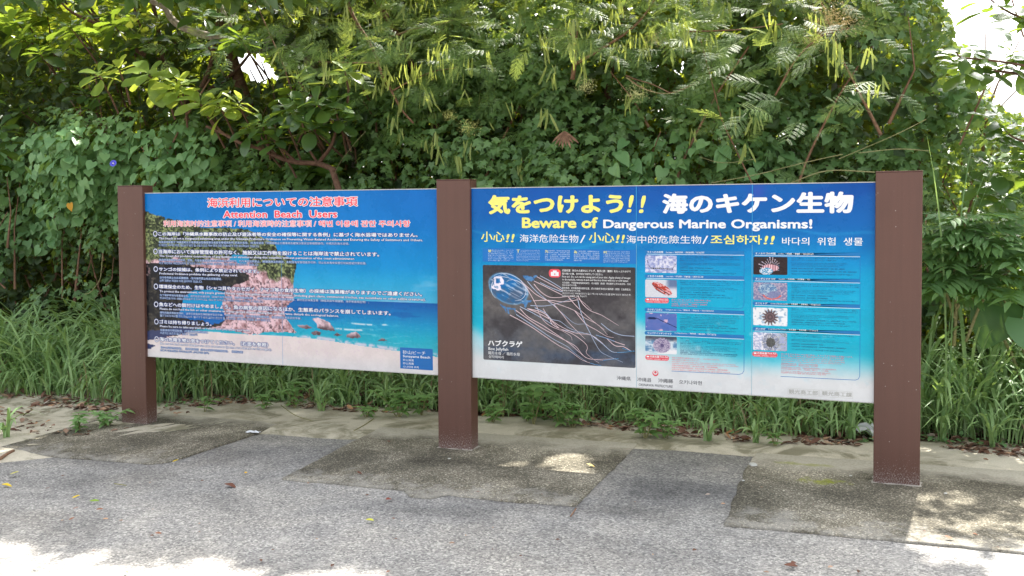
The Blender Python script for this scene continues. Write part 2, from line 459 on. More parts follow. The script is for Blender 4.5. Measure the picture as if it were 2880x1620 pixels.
board = thing('notice_board', 'long brown-posted notice board with a beach rules panel and a marine dangers panel', 'notice board', (0, 0, 0))
def bevel_box(me, wdt=0.006, seg=3):
    import bmesh
    bm = bmesh.new(); bm.from_mesh(me)
    bmesh.ops.bevel(bm, geom=[e for e in bm.edges], offset=wdt, segments=seg, affect='EDGES', profile=0.5)
    for f in bm.faces: f.smooth = False
    bm.to_mesh(me); bm.free()
for k, (a, lab) in enumerate(((0.0, 'left brown square-edged steel post'), (X2, 'middle brown steel post between the two boards'), (X4, 'right brown steel post, nearest the viewer'))):
    zb = float(gz(a+PW/2))
    mb = MB(); mb.box(a, a+PW, 0, PD, zb-0.25, ZT-0.006)
    me = mesh('post', mb.V, mb.F); bevel_box(me, 0.005, 3)
    p = link('post', me, board, M_POST, label=lab)
    mb = MB(); mb.box(a-0.0015, a+PW+0.0015, -0.0015, PD+0.0015, ZT-0.006, ZT)
    me = mesh('cap', mb.V, mb.F); bevel_box(me, 0.002, 2)
    link('cap', me, p, M_POST)
    if k:
        mb = MB(); V = []; n = 48
        for r, h in ((0.017, 0.0122), (0.007, 0.0138), (-0.004, 0.018)):
            for i in range(n):
                t = i/n*4; e = int(t); q = t-e
                cx = [a-r+(PW+2*r)*q, a+PW+r, a+PW+r-(PW+2*r)*q, a-r][e]
                cy = [-r, -r+(PD+2*r)*q, PD+r, PD+r-(PD+2*r)*q][e]
                j = 0.022*(float(vnoise(np.array(cx*30), np.array(cy*30), 3))-0.5)*(r > 0)
                V.append((cx+j, cy+j, float(gz(cx, cy))+h))
        F = [(r*n+i, r*n+(i+1) % n, (r+1)*n+(i+1) % n, (r+1)*n+i) for r in range(2) for i in range(n)]
        link('mortar_collar', mesh('mortar_collar', V, F, True), p, M_MORTAR)

def on(x, y):                                      # photo pixel -> (x, z) on the boards' face
    p = at(x, y, YF); return p[0], p[2]
def pix(u, z):
    a, b, _ = proj(np.array([[u, YF, z]])); return a[0]*1.11801, b[0]*1.11801
def u_at(x, z):
    y = 800.0
    for _ in range(6):
        u, _z = on(x, y); y = pix(u, z)[1]
    return u
def box_on(x0, yt, yb, x1):
    ua, za = on(x0, yt); ub, zb = on(x0, yb)
    u0 = (ua+ub)/2
    return u0, u_at(x1, (za+zb)/2), za, zb          # u0, u1, top z, bottom z

# letters
_tc = bpy.data.curves.new('letters', 'FONT'); _to = bpy.data.objects.new('letters', _tc); C.objects.link(_to)
_cache = {}
def _plain_glyphs(s, res):
    _tc.body = s; _tc.resolution_u = res; _tc.fill_mode = 'FRONT'
    dg = bpy.context.evaluated_depsgraph_get(); dg.update()
    me = bpy.data.meshes.new_from_object(_to.evaluated_get(dg))
    V = np.empty(len(me.vertices)*3, np.float32); me.vertices.foreach_get('co', V); V = V.reshape(-1, 3)[:, :2].copy()
    F = [tuple(p.vertices) for p in me.polygons]
    bpy.data.meshes.remove(me)
    return V, F
# small-print Hangul is drawn from its letters (looking every syllable up in the font is slow)
CON = {0: [[(0, 1), (1, 1), (.9, 0)]], 2: [[(0, 1), (0, .05), (1, .05)]], 3: [[(1, 1), (0, 1), (0, 0), (1, 0)]], 5: [[(0, 1), (1, 1), (1, .5), (0, .5), (0, 0), (1, 0)]],
       6: [[(0, 0), (0, 1), (1, 1), (1, 0), (0, 0)]], 7: [[(0, 1), (0, 0), (1, 0), (1, 1)], [(0, .5), (1, .5)]], 9: [[(.5, 1), (.45, .6), (0, 0)], [(.5, .6), (1, 0)]],
       11: [[(.5, 1), (.12, .85), (0, .5), (.12, .15), (.5, 0), (.88, .15), (1, .5), (.88, .85), (.5, 1)]], 12: [[(0, 1), (1, 1), (.5, .5), (0, 0)], [(.5, .5), (1, 0)]],
       14: [[(.3, 1.1), (.7, 1.1)], [(0, .85), (1, .85), (.5, .4), (0, 0)], [(.5, .4), (1, 0)]], 15: [[(0, 1), (1, 1), (.9, 0)], [(0, .5), (.95, .5)]],
       16: [[(1, 1), (0, 1), (0, 0), (1, 0)], [(0, .5), (.9, .5)]], 17: [[(0, 1), (1, 1)], [(0, 0), (1, 0)], [(.28, 1), (.28, 0)], [(.72, 1), (.72, 0)]],
       18: [[(.35, 1.1), (.65, 1.1)], [(0, .85), (1, .85)], [(.5, .7), (.1, .5), (.1, .15), (.5, 0), (.9, .15), (.9, .5), (.5, .7)]]}
def _pair(a): return [[(x*.45, y) for x, y in q] for q in CON[a]]+[[(x*.45+.55, y) for x, y in q] for q in CON[a]]
for _k, _b in ((1, 0), (4, 3), (8, 7), (10, 9), (13, 12)): CON[_k] = _pair(_b)
TAIL = {1: (0,), 2: (1,), 3: (0, 9), 4: (2,), 5: (2, 12), 6: (2, 18), 7: (3,), 8: (5,), 9: (5, 0), 10: (5, 6), 11: (5, 7), 12: (5, 9), 13: (5, 16), 14: (5, 17), 15: (5, 18), 16: (6,), 17: (7,), 18: (7, 9), 19: (9,), 20: (10,), 21: (11,), 22: (12,), 23: (14,), 24: (15,), 25: (16,), 26: (17,), 27: (18,)}
# vowels: side strokes (x from .62) and floor strokes; u = short ticks
_V1 = [(.78, 0, .78, 1)]; _V2 = [(.70, 0, .70, 1), (.90, 0, .90, 1)]; _H = [(.0, .30, 1, .30)]
VOW = {0: _V1+[(.78, .5, .98, .5)], 1: _V2+[(.70, .5, .90, .5)], 2: _V1+[(.78, .65, .98, .65), (.78, .38, .98, .38)], 3: _V2+[(.70, .62, .90, .62), (.70, .38, .90, .38)], 4: _V1+[(.58, .5, .78, .5)], 5: _V2+[(.52, .5, .70, .5)],
       6: _V1+[(.58, .65, .78, .65), (.58, .38, .78, .38)], 7: _V2+[(.52, .62, .70, .62), (.52, .38, .70, .38)], 8: _H+[(.5, .30, .5, .50)], 12: _H+[(.33, .30, .33, .50), (.66, .30, .66, .50)], 13: _H+[(.5, .30, .5, .05)], 17: _H+[(.33, .30, .33, .05), (.66, .30, .66, .05)], 18: _H, 20: _V1}
for _k, _a, _b in ((9, 8, 0), (10, 8, 1), (11, 8, 20), (14, 13, 4), (15, 13, 5), (16, 13, 20), (19, 18, 20)):
    VOW[_k] = [(x0*.62, y0, x1*.62, y1) for x0, y0, x1, y1 in VOW[_a]]+VOW[_b]
def syllable(c):
    k = ord(c)-0xAC00; l, v, t = k//588, (k//28) % 21, k % 28
    S = []; floor = v in (8, 12, 13, 17, 18); both = v in (9, 10, 11, 14, 15, 16, 19)
    y0 = .36 if t else 0.0; hh = 1-y0
    x1, cy0 = (.92, .56) if floor else ((.60, .58) if both else (.52, .12))
    if t and not floor and not both: cy0 = .08
    for q in CON[l]: S.append([(.04+x*(x1-.04), y0+hh*(cy0+(.98-cy0)*y)) for x, y in q])
    for a, b, c_, d in VOW[v]: S.append([(a, y0+hh*b), (c_, y0+hh*d)])
    if t:
        T_ = TAIL[t]; n = len(T_)
        for i, q0 in enumerate(T_):
            for q in CON[q0]: S.append([(.12+(.8/n)*(i+x*(.85 if n > 1 else 1)), .02+.27*y) for x, y in q])
    V = []; F = []
    for P in S:
        for (ax, ay), (bx, by) in zip(P[:-1], P[1:]):
            dx, dy = bx-ax, by-ay; L = math.hypot(dx, dy)+1e-9; nx, ny = -dy/L*.042, dx/L*.042; ex, ey = dx/L*.03, dy/L*.03
            n = len(V); V += [(ax-ex+nx, ay-ey+ny), (ax-ex-nx, ay-ey-ny), (bx+ex-nx, by+ey-ny), (bx+ex+nx, by+ey+ny)]; F.append((n, n+1, n+2, n+3))
    return np.array(V)*(.84, .88)+(.04, -.07), F
_han = {}
def glyphs(s, res=2, fast=False):
    k = (s, res)
    if k in _cache: return _cache[k]
    if not (fast and any('\uac00' <= c <= '\ud7a3' for c in s)):
        _cache[k] = _plain_glyphs(s, res); return _cache[k]
    x = 0.0; V = []; F = []; n = 0; run = ''
    def flush(run, x, n):
        w = 0.0; core = run.strip(' ')
        w += 0.26*(len(run)-len(run.lstrip(' ')))
        if core:
            v, f = _plain_glyphs(core, 1); v = v-(v[:, 0].min(), 0)
            V.append(v+(x+w+0.06, 0)); F.extend(tuple(i+n for i in q) for q in f); n += len(v)
            w += float(v[:, 0].max())+0.12+0.26*(len(run)-len(run.rstrip(' ')))
        return x+w, n
    for c in s:
        if '\uac00' <= c <= '\ud7a3':
            if run: x, n = flush(run, x, n); run = ''
            if c not in _han: _han[c] = syllable(c)
            v, f = _han[c]; V.append(v+(x, 0)); F.extend(tuple(i+n for i in q) for q in f); n += len(v); x += 0.92
        else: run += c
    if run.strip(): x, n = flush(run, x, n)
    _cache[k] = (np.concatenate(V), F)
    return _cache[k]
INK = {}
def ink(c, rough=0.32):
    if c not in INK:
        INK[c] = plain('ink_%d_%d_%d' % c, c, rough, 0.4)
    return INK[c]
def flat(name, V2, F, layer, mat, parent, **props):
    y = YF-0.0004*layer
    V = [(float(a), y, float(b)) for a, b in V2]
    return link(name, mesh(name, V, F), parent, mat, **props)
def text(parent, s, x0, x1, yt, yb, col, layer=3, bold=0.0, line=None, lw=0.08, shear=0.0, res=2, name='lettering', small=False):
    """one line of print fitted into its place; bold and outline are made of slightly shifted impressions"""
    u0, u1, zt, zb = box_on(x0, yt, yb, x1)
    V, F = glyphs(s, res, small)
    if not len(V): return
    lo = V.min(0)-bold; hi = V.max(0)+bold; sx = (u1-u0)/(hi[0]-lo[0]); sy = (zt-zb)/(hi[1]-lo[1])
    def put(r, k, a0, lay, nm, mat):
        A = []; FF = []; n = len(V)
        for i in range(k):
            a = a0+2*math.pi*i/k
            Q = (V-lo+(r*math.cos(a)*(r > 0), r*math.sin(a)*(r > 0)))*(sx, sy); Q[:, 0] += shear*Q[:, 1]; Q = Q+(u0, zb)
            A += [(float(q[0]), YF-0.0004*lay-0.00003*i, float(q[1])) for q in Q]
            FF += [tuple(j+n*i for j in f) for f in F]
        pr = {'kind': 'stuff'} if small else {}
        return link(nm, mesh(nm, A, FF), parent, mat, **pr)
    o = put(bold*1.25, 8 if bold > 0.02 and not small else (4 if bold else 1), math.pi/4, layer, name, ink(col))
    if line: put(bold+lw, 4 if small else 12, 0.0 if not small else math.pi/4, layer-1, name+'_outline', ink(line))
    return o
def poly_flat(parent, name, pts, layer, col):
    V = [on(x, y) for x, y in pts]
    return flat(name, V, [tuple(range(len(V)))[::-1]], layer, ink(col) if isinstance(col, tuple) else col, parent)
def rrect(x0, yt, yb, x1, r, corners=(1, 1, 1, 1)):   # board-space rounded rectangle, pixels in, (u,z) out; corners TL TR BR BL
    u0, u1, zt, zb = box_on(x0, yt, yb, x1); P = []
    for (cx, cz, a0, on_) in ((u0+r, zt-r, 180, corners[0]), (u1-r, zt-r, 90, corners[1]), (u1-r, zb+r, 0, corners[2]), (u0+r, zb+r, -90, corners[3])):
        if on_:
            for k in range(7):
                a = rad(a0-15*k); P.append((cx+r*math.cos(a), cz+r*math.sin(a)))
        else:
            P.append((u0 if cx < (u0+u1)/2 else u1, zt if cz > (zt+zb)/2 else zb))
    return P
def rbox(parent, name, x0, yt, yb, x1, r, layer, col, corners=(1, 1, 1, 1)):
    P = rrect(x0, yt, yb, x1, r, corners)
    return flat(name, P, [tuple(range(len(P)))[::-1]], layer, ink(col), parent)
def ribbon(parent, name, P, wd, layer, col, smooth_n=5):
    """flat line on the board through (u,z) points, wd in metres (scalar or list)"""
    Q = crom([np.array(p) for p in P], smooth_n) if smooth_n else [np.array(p) for p in P]
    n = len(Q); V = []; F = []
    for i in range(n):
        t = Q[min(i+1, n-1)]-Q[max(i-1, 0)]; t = t/(np.linalg.norm(t)+1e-9); nn = np.array([-t[1], t[0]])
        ww = (wd if not hasattr(wd, '__len__') else np.interp(i/(n-1), np.linspace(0, 1, len(wd)), wd))/2
        V += [Q[i]+nn*ww, Q[i]-nn*ww]
    for i in range(n-1): F.append((2*i, 2*i+1, 2*i+3, 2*i+2))
    return flat(name, V, F, layer, ink(col), parent)

# painted pictures: a fine sheet of coloured points
def picture(parent, name, u0, u1, z0, z1, nx, ny, fn, layer, mat=None, box=None, **props):
    us = np.linspace(u0, u1, nx); zs = np.linspace(z1, z0, ny)
    U, Z = np.meshgrid(us, zs)
    V = np.stack([U, np.full_like(U, YF-0.0004*layer), Z], -1).reshape(-1, 3)
    i = (np.arange(ny-1)[:, None]*nx+np.arange(nx-1)[None]).ravel()
    F = np.stack([i, i+nx, i+nx+1, i+1], -1)
    if box:                                        # rounded corners
        r = box
        cu = (U.ravel()[F].mean(1)); cz = (Z.ravel()[F].mean(1))
        du = np.maximum(np.maximum(u0+r-cu, cu-(u1-r)), 0); dz = np.maximum(np.maximum(z0+r-cz, cz-(z1-r)), 0)
        F = F[np.hypot(du, dz) <= r]
    x, y, _ = proj(V.astype(float))
    rgb = fn(x*1.11801, y*1.11801, (U.ravel()-u0)/(u1-u0), (z1-Z.ravel())/(z1-z0))
    return link(name, fast_mesh(name, V, F, False, col=lin(np.clip(rgb, 0, 255))), parent, mat or M_PRINT, **props)

def mixc(a, b, t):
    t = np.asarray(t)[..., None]; return np.asarray(a, float)*(1-t)+np.asarray(b, float)*t
def grad(v, stops):
    xs = [s[0] for s in stops]; return np.stack([np.interp(v, xs, [s[1][k] for s in stops]) for k in range(3)], -1)

# ---- left board: the beach photograph
def beach(x, y, u, v):
    n1 = fbm(u*26, v*14, 5, 1); n2 = fbm(u*90, v*50, 4, 7); n3 = fbm(u*200, v*110, 3, 13)
    sx = x + 14*(n1-0.5); sy = y + 10*(n2-0.5)
    hz = 0.615                                    # horizon
    skyc = grad(v, [(0, (4, 112, 190)), (0.2, (0, 120, 196)), (0.42, (0, 140, 205)), (0.5, (30, 158, 208)), (0.6, (66, 172, 212))])
    skyc = mixc(skyc, (0, 102, 184), sstep(0.7, 1.0, u)*sstep(0.35, 0.0, v)*0.6)
    cl = sstep(0.52, 0.75, fbm(u*7, v*16, 5, 21))*sstep(0.42, 0.55, v)
    skyc = mixc(skyc, (150, 190, 220), cl*0.55)
    seav = (v-hz)/(1-hz)
    sea = grad(v, [(hz, (0, 88, 165)), (hz+0.035, (0, 106, 178)), (hz+0.08, (0, 128, 190)), (hz+0.14, (8, 152, 196)), (hz+0.2, (20, 168, 194)), (hz+0.27, (60, 176, 196))])
    rip = fbm(u*30, v*160, 4, 33)
    sea = mixc(sea, (170, 215, 225), sstep(0.60, 0.8, rip)*sstep(hz+0.05, hz+0.2, v)*0.45)
    sea = mixc(sea, (0, 90, 165), sstep(0.58, 0.7, fbm(u*9, v*40, 4, 35))*sstep(hz+0.16, hz+0.07, v)*0.6)
    for (a, b, c, d, k) in ((990, 1105, 0.742, 0.0045, 0.9), (945, 1040, 0.775, 0.005, 0.9)):
        sea = mixc(sea, (240, 238, 240), k*np.exp(-((v-c-0.012*np.sin((x-a)/30.0)*0.3)/d)**2)*sstep(a-20, a+10, x)*sstep(b+25, b-15, x)*sstep(0.3, 0.55, n2))
    c = np.where((v < hz)[:, None], skyc, sea)
    # shoreline and sand
    shore = np.interp(x, [400, 700, 830, 900, 1000, 1080, 1150, 1230], [0.825, 0.835, 0.835, 0.842, 0.862, 0.878, 0.89, 0.905]) + 0.008*(n1-0.5)
    foam = np.exp(-((v-shore+0.008)/0.011)**2)*sstep(820, 860, x)
    c = mixc(c, (214, 205, 222), np.clip(foam, 0, 1)*sstep(0.3, 0.6, n2)*0.95)
    sand = mixc((222, 206, 206), (232, 221, 216), n1); sand = mixc(sand, (208, 186, 200), sstep(0.62, 0.8, n3)*0.5)
    sand = mixc(sand, (216, 214, 216), sstep(0.9, 1.0, v)*0.8)
    c = np.where((v > shore)[:, None], sand, c)
    # headland
    head = [(380, 590), (407, 594), (440, 603), (470, 616), (520, 622), (570, 640), (640, 641), (700, 646), (740, 668), (775, 682), (782, 706), (815, 726), (832, 740), (829, 800), (822, 845), (806, 860), (800, 880), (806, 898), (822, 925), (834, 936), (760, 934), (700, 940), (640, 928), (600, 924), (560, 922), (520, 940), (400, 960)]
    inh = in_poly(sx, sy, head)
    pink = mixc((232, 196, 204), (170, 128, 132), sstep(0.35, 0.7, n2)); pink = mixc(pink, (70, 52, 58), sstep(0.55, 0.72, n3)*0.8)
    veg = mixc((52, 62, 44), (150, 162, 108), sstep(0.3, 0.75, n3)); veg = mixc(veg, (22, 28, 26), sstep(0.48, 0.7, n2)*0.75)
    isveg = sstep(0.0, 1.0, (np.interp(x, [400, 520, 640, 700, 790, 835], [748, 735, 738, 752, 792, 790]) + 60*(n1-0.5) - y)/14.0)
    rock = mixc(pink, veg, isveg)
    c = np.where(inh[:, None], rock, c)
    # small sky hole in the headland
    c = np.where(in_poly(sx, sy, [(655, 718), (690, 716), (700, 728), (690, 742), (668, 740), (640, 728)])[:, None], (30, 150, 200), c)
    # shaded inside of the arch
    arch = [(395, 742), (440, 738), (520, 742), (560, 752), (640, 758), (700, 770), (702, 790), (660, 800), (630, 820), (624, 850), (630, 880), (640, 895), (624, 915), (590, 922), (540, 930), (500, 944), (395, 950)]
    ina = in_poly(sx, sy, arch)
    dk = mixc((26, 28, 34), (74, 70, 62), sstep(0.45, 0.8, n2)); dk = mixc(dk, (96, 80, 66), sstep(900, 925, y)*sstep(0.4, 0.7, n1)*0.8)
    dk = mixc(dk, (170, 130, 140), sstep(445, 400, x)*sstep(0.55, 0.7, n2)*sstep(820, 760, y)*0.9)
    c = np.where(ina[:, None], dk, c)
    win = [(514, 838), (540, 818), (590, 813), (632, 822), (626, 850), (632, 885), (636, 902), (600, 912), (560, 900), (500, 893), (510, 868)]
    inw = in_poly(sx, sy, win)
    c = np.where(inw[:, None], mixc((0, 148, 204), (0, 98, 176), sstep(868, 885, y)), c)
    # shade on the sand at the left
    sh = in_poly(sx, sy, [(395, 935), (470, 925), (560, 918), (540, 932), (490, 942), (430, 955), (395, 962)]) | in_poly(sx, sy, [(395, 968), (425, 968), (440, 974), (425, 980), (395, 984)])
    c = np.where(sh[:, None], (58, 66, 104), c)
    # boulders
    for p in ([(878, 897), (890, 893), (905, 897), (925, 905), (936, 918), (942, 930), (915, 929), (893, 922), (890, 908)],
              [(975, 944), (985, 936), (1000, 933), (1010, 938), (1016, 950), (990, 952), (975, 948)],
              [(936, 943), (948, 936), (962, 943), (955, 946)], [(1063, 958), (1073, 950), (1088, 957), (1080, 960)], [(875, 936), (890, 930), (905, 936), (900, 942), (880, 942)],
              [(836, 914), (865, 915), (880, 922), (860, 926), (840, 920)]):
        m_ = in_poly(x+4*(n2-.5), y+4*(n3-.5), p); lo_ = max(q[1] for q in p)
        c = np.where(m_[:, None], mixc((226, 196, 204), (90, 72, 78), np.clip(sstep(lo_-18, lo_, y)*0.9+sstep(0.5, 0.7, n2)*0.4, 0, 1)), c)
    c = c*(1+0.05*(n3-0.5))[:, None]
    return c
lb = MB(); lb.box(X1, X2, YF+0.001, YF+0.026, PB, PT)
LB = lb.obj('sign_board', M_ALU, board, label='left board printed with a beach photograph and rules for beach users')
picture(LB, 'beach_picture', X1+0.001, X2-0.001, PB+0.002, PT-0.003, 560, 280, beach, 1)
def edge_trim(parent, a, b):
    mb = MB(); mb.box(a, b, YF-0.0016, YF+0.0262, PT-0.0012, PT+0.0022); mb.box(a, b, YF-0.0016, YF+0.0262, PB-0.002, PB+0.001)
    for nm, z0, z1 in (('edge_strip', PT-0.002, PT+0.0024), ('edge_strip', PB-0.0024, PB+0.001)):
        q = MB(); q.box(a, b, YF-0.0024, YF+0.0265, z0, z1); q.obj(nm, M_ALU, parent)
edge_trim(LB, X1, X2)
RED = (244, 72, 92); WHT = (238, 238, 240); NAVY = (22, 62, 140); PALE = (196, 214, 234)
text(LB, '海浜利用についての注意事項', 583.5, 1006, 557, 583.5, RED, 4, 0.018, WHT, 0.052)
text(LB, 'Attention  Beach  Users', 628, 948.5, 593, 613, RED, 4, 0.022, WHT, 0.052)
text(LB, '利用海滨时的注意事项 / 利用海濱時的注意事項 /', 460, 889, 620, 637.5, RED, 4, 0.0, WHT, 0.05)
text(LB, '해변 이용에 관한 주의사항', 896.5, 1154, 620, 637.8, RED, 4, 0.016, WHT, 0.05)
RULES = [
 (652.4, 663, 445.7, 1174.9, 'この海岸は「沖縄県水難事故の防止及び遊泳者等の安全の確保等に関する条例」に基づく海水浴場ではありません。'),
 (701.5, 713, 446.5, 1066.7, '当海岸において海岸管理者の許可なく、施設又は工作物を設けることは海岸法で禁止されています。'),
 (751.5, 762, 447.5, 728.5, 'サンゴの採捕は、条例により禁止されています。'),
 (800, 811, 447.5, 1187, '環境保全のため、生物（シャコ貝やタカセガイ、ナマコ等の食用生物）の採捕は漁業権がありますのでご遠慮ください。'),
 (850, 861.5, 448, 1099, '魚などへの餌付けはやめましょう。魚の病気の原因になるほか、生態系のバランスを崩してしまいます。'),
 (899, 910, 449, 595, 'ゴミは持ち帰りましょう。'),
 (947.5, 959.5, 449.5, 754, '海の危険生物に気をつけてください。（右面を参照）')]
for yt, yb, x0, x1, s in RULES:
    text(LB, s, x0, x1, yt, yb, WHT, 4, 0.02, NAVY, 0.10)
    u0, u1, zt, zb = box_on(431.5+(yt-650)*0.013, yt-1, yb+0.5, 442.5+(yt-650)*0.013)
    cx, cz, r = (u0+u1)/2, (zt+zb)/2, (u1-u0)/2
    for nm, ro, ri, cc, ly in (('bullet_ring_outline', r*1.22, r*0.62, NAVY, 3), ('bullet_ring', r*1.04, r*0.8, WHT, 4)):
        V = [(cx+q*math.cos(k*math.pi/12), cz+q*1.05*math.sin(k*math.pi/12)) for q in (ro, ri) for k in range(24)]
        flat(nm, V, [(k, (k+1) % 24, 24+(k+1) % 24, 24+k)[::-1] for k in range(24)], ly, ink(cc), LB)
SUBS = [
 (667.2, 675, 447.5, 1189.4, 'This beach is not a designated swimming area under the Okinawa Prefecture Ordinance on Preventing Water-Related Accidents and Ensuring the Safety of Swimmers and Others.', 1),
 (677.5, 684, 447, 982.6, '本海滨并非基于“冲绳县防止水难事故以及确保游泳者安全等相关条例”的海水浴场。/本海岸並非「沖繩縣防止水難事故及確保泳客安全等相關條例」中規定的海水浴場。', 0),
 (686, 692.5, 447, 729.8, '이 해안은 <오키나와현 해난사고 방지 및 수영자 안전 확보 등에 관한 조례>에 의거한 해수욕장이 아닙니다.', 0),
 (716.5, 724, 448.5, 998, 'The Coast Act prohibits construction of any facilities or structures along this coastline without permission of the coast administrator.', 1),
 (727.5, 734, 448, 1031, '除非经海岸管理人员许可，否则，凡在本海滨设置相关设施或工作的行为，均为海岸法所禁止。/根據海岸法的規定，未取得海岸管理者許可時，禁止在本海岸設置任何設施或作業設備。', 0),
 (736, 742.5, 448, 728, '이곳 해안에서 해안관리자의 허가없이 시설 또는 공작물 설치하는 것은 해안법 상 금지되어 있습니다.', 0),
 (766, 773.5, 449, 668.5, 'Prefectural Ordinance prohibits the gathering of any coral.', 1),
 (777, 783.5, 449.5, 624, '法令条例禁止在此采捕珊瑚。/法令條例禁止在此採集珊瑚。', 0),
 (785.5, 792, 449.5, 569.5, '산호 채취는 조례에 의해 금지되어 있습니다.', 0),
 (815.5, 823.5, 449.5, 1197.5, 'To protect the environment, only people granted fishery rights may gather animals and creatures (including giant clams, commercial trochus, sea cucumbers or other edible creatures).', 1),
 (826.5, 833, 450, 1038, '为了保护环境与尊重渔业权，请勿在此采捕生物（砗磲贝与牛蹄钟螺、海参等食用生物）。/為了保護環境與尊重海洋漁業權，請勿在此採集生物（硨磲貝與牛蹄鐘螺、海參等食用生物）。', 0),
 (835, 841.5, 450, 741, '환경보전을 위해, 생물(대왕물결조개, 터보스네일, 해삼 등 식용생물) 채취는 어업권 상 하실 수 없습니다.', 0),
 (865, 872.5, 450, 953, 'Please do not feed the fish or other creatures as it may spread disease among fish or otherwise disturb the ecological balance.', 1),
 (875.5, 882, 450, 848, '请勿向鱼类等投放饵料，以免引发鱼类生病和破坏生态平衡。/請勿餵食魚類等。不只會造成魚類生病，也會破壞生態系統的平衡。', 0),
 (884, 890.5, 450.5, 761, '물고기에게 먹이를 주지 마십시오. 물고기가 병에 걸리는 원인이 될 수 있으며, 생태계의 균형을 깰 수 있습니다.', 0),
 (914, 921.5, 450.5, 704.5, 'Please be sure to take any trash or refuse with you when you leave.', 1),
 (924.5, 931, 451, 586, '垃圾请自行带回处理。/垃圾請自行帶回處理。', 0),
 (933, 939.5, 451, 557, '쓰레기는 버리지 말고 가지고 가십시오.', 0),
 (962.5, 970, 451.5, 765, 'Be smart and avoid dangerous sea creatures (some are listed on the right).', 1),
 (973.5, 980, 452, 684, '请小心海洋危险生物。（请参照右图）/請小心海洋中的危險生物。（對照右圖）', 0),
 (982, 988.5, 451.5, 588, '바다의 위험생물에 주의하십시오. (오른쪽을 참조)', 0)]
for yt, yb, x0, x1, s, en in SUBS:
    if en: text(LB, s, x0, x1, yt, yb, WHT, 4, 0.012, NAVY, 0.13, res=1, name='small_print', small=True)
    else: text(LB, s, x0, x1, yt, yb, PALE, 4, 0.0, (28, 76, 150), 0.12, res=1, name='small_print', small=True)
poly_flat(LB, 'name_plate', [(1125.3, 976.7), (1217, 981.5), (1218, 1042), (1126, 1036)], 2, (10, 104, 178))
text(LB, '砂山ビーチ', 1133, 1197, 985, 995, WHT, 3)
text(LB, 'Sunayama Beach', 1133.5, 1210, 997.5, 1006.5, WHT, 3, 0.01)
text(LB, '砂山海滩', 1133.5, 1163.5, 1008.5, 1015, WHT, 3); text(LB, '砂山海灘', 1133.5, 1163.8, 1018, 1024.5, WHT, 3)
text(LB, '스나야마 비치', 1133.5, 1178, 1027.5, 1034, WHT, 3)
ribbon(LB, 'seam', [(u_at(789.5, PT-.1), PT), (u_at(789.5, PT-.1), PB+0.001)], 0.0022, 1.6, (60, 140, 196), 0)

# ---- right board
rb = MB(); rb.box(X3, X4, YF+0.004, YF+0.026, PB, PT)
RB = rb.obj('sign_board', M_ALU, board, label='right board printed blue with a warning about dangerous marine organisms')
edge_trim(RB, X3, X4)
def water(x, y, u, v):
    n1 = fbm(u*5, v*3, 5, 41); n2 = fbm(u*40, v*24, 4, 43)
    c = grad(v, [(0, (0, 80, 164)), (0.12, (0, 92, 174)), (0.22, (0, 110, 184)), (0.33, (0, 138, 202)), (0.42, (0, 158, 208)), (0.6, (0, 172, 208)), (0.72, (0, 176, 206)), (1, (40, 185, 208))])
    c = mixc(c, (0, 74, 156), sstep(0.55, 0.9, u)*sstep(0.3, 0.0, v)*0.6)
    c = mixc(c, (0, 102, 176), sstep(0.45, 0.65, fbm(u*4+v*6, v*2-u*3, 4, 51))*sstep(0.5, 0.25, v)*0.5)
    for (a, b, s, t0, t1) in ((0.22, 0.30, 0.5, 0.0, 0.2), (0.31, 0.02, -0.35, 0.25, 0.5), (0.205, 0.14, 0.25, 0.75, 1.0)):
        c = mixc(c, (60, 170, 220), 0.35*np.exp(-((v-a-s*(u-t0)*0.5-0.01*np.sin(u*30))/0.006)**2)*sstep(t0-.02, t0+.02, u)*sstep(t1+.02, t1-.02, u))
    edge = np.interp(u, [0, 0.05, 0.12, 0.2, 0.3, 0.42, 0.5, 0.6, 0.7, 0.8, 0.9, 1.0], [0.70, 0.75, 0.80, 0.74, 0.66, 0.60, 0.66, 0.74, 0.80, 0.79, 0.76, 0.80]) + 0.09*(n1-0.5)
    t = sstep(0.0, 0.26, v-edge)
    c = mixc(c, (168, 214, 226), sstep(-0.02, 0.10, v-edge)*0.85)
    c = mixc(c, (226, 227, 228), t)
    c = mixc(c, (224, 225, 226), sstep(0.84, 0.93, v))
    c = mixc(c, (100, 190, 220), sstep(0.62, 0.8, n2)*0.25*sstep(0.4, 0.6, v)*(1-t))
    c = mixc(c, (236, 236, 236), sstep(0.70, 0.85, n2)*0.35*sstep(0.55, 0.7, v))
    c = mixc(c, (120, 60, 170), 0.35*np.exp(-((u-0.74)/0.02)**2-((v-0.03)/0.05)**2))
    c = mixc(c, (190, 190, 186), sstep(0.5, 0.8, fbm(u*12, v*8, 5, 61))*0.12*sstep(0.8, 0.95, v))
    return c
seams = [X3+0.001, u_at(1790, 1.1), u_at(2115, 1.1), X4-0.001]
for k in range(3):
    a, b = seams[k]+(0.0012 if k else 0), seams[k+1]-(0.0012 if k < 2 else 0)
    q = MB(); q.box(a, b, YF, YF+0.0035, PB+0.002, PT-0.003)
    pn = q.obj('panel', M_ALU, RB)
    def fn(x, y, u, v, a=a, b=b):
        uu = (a+(b-a)*u-X3)/(X4-X3); return water(x, y, uu, v)
    picture(RB, 'panel_print', a, b, PB+0.002, PT-0.003, int(330*(b-a)/W2), 150, fn, 1)
for k in (1, 2):
    ribbon(RB, 'seam', [(seams[k], PT-0.003), (seams[k], PT-0.35)], [0.0045, 0.003], 5.0, (40, 150, 210), 0)
    ribbon(RB, 'seam', [(seams[k], PT-0.35), (seams[k], PB+0.003)], 0.0018, 1.5, (120, 180, 200), 0)
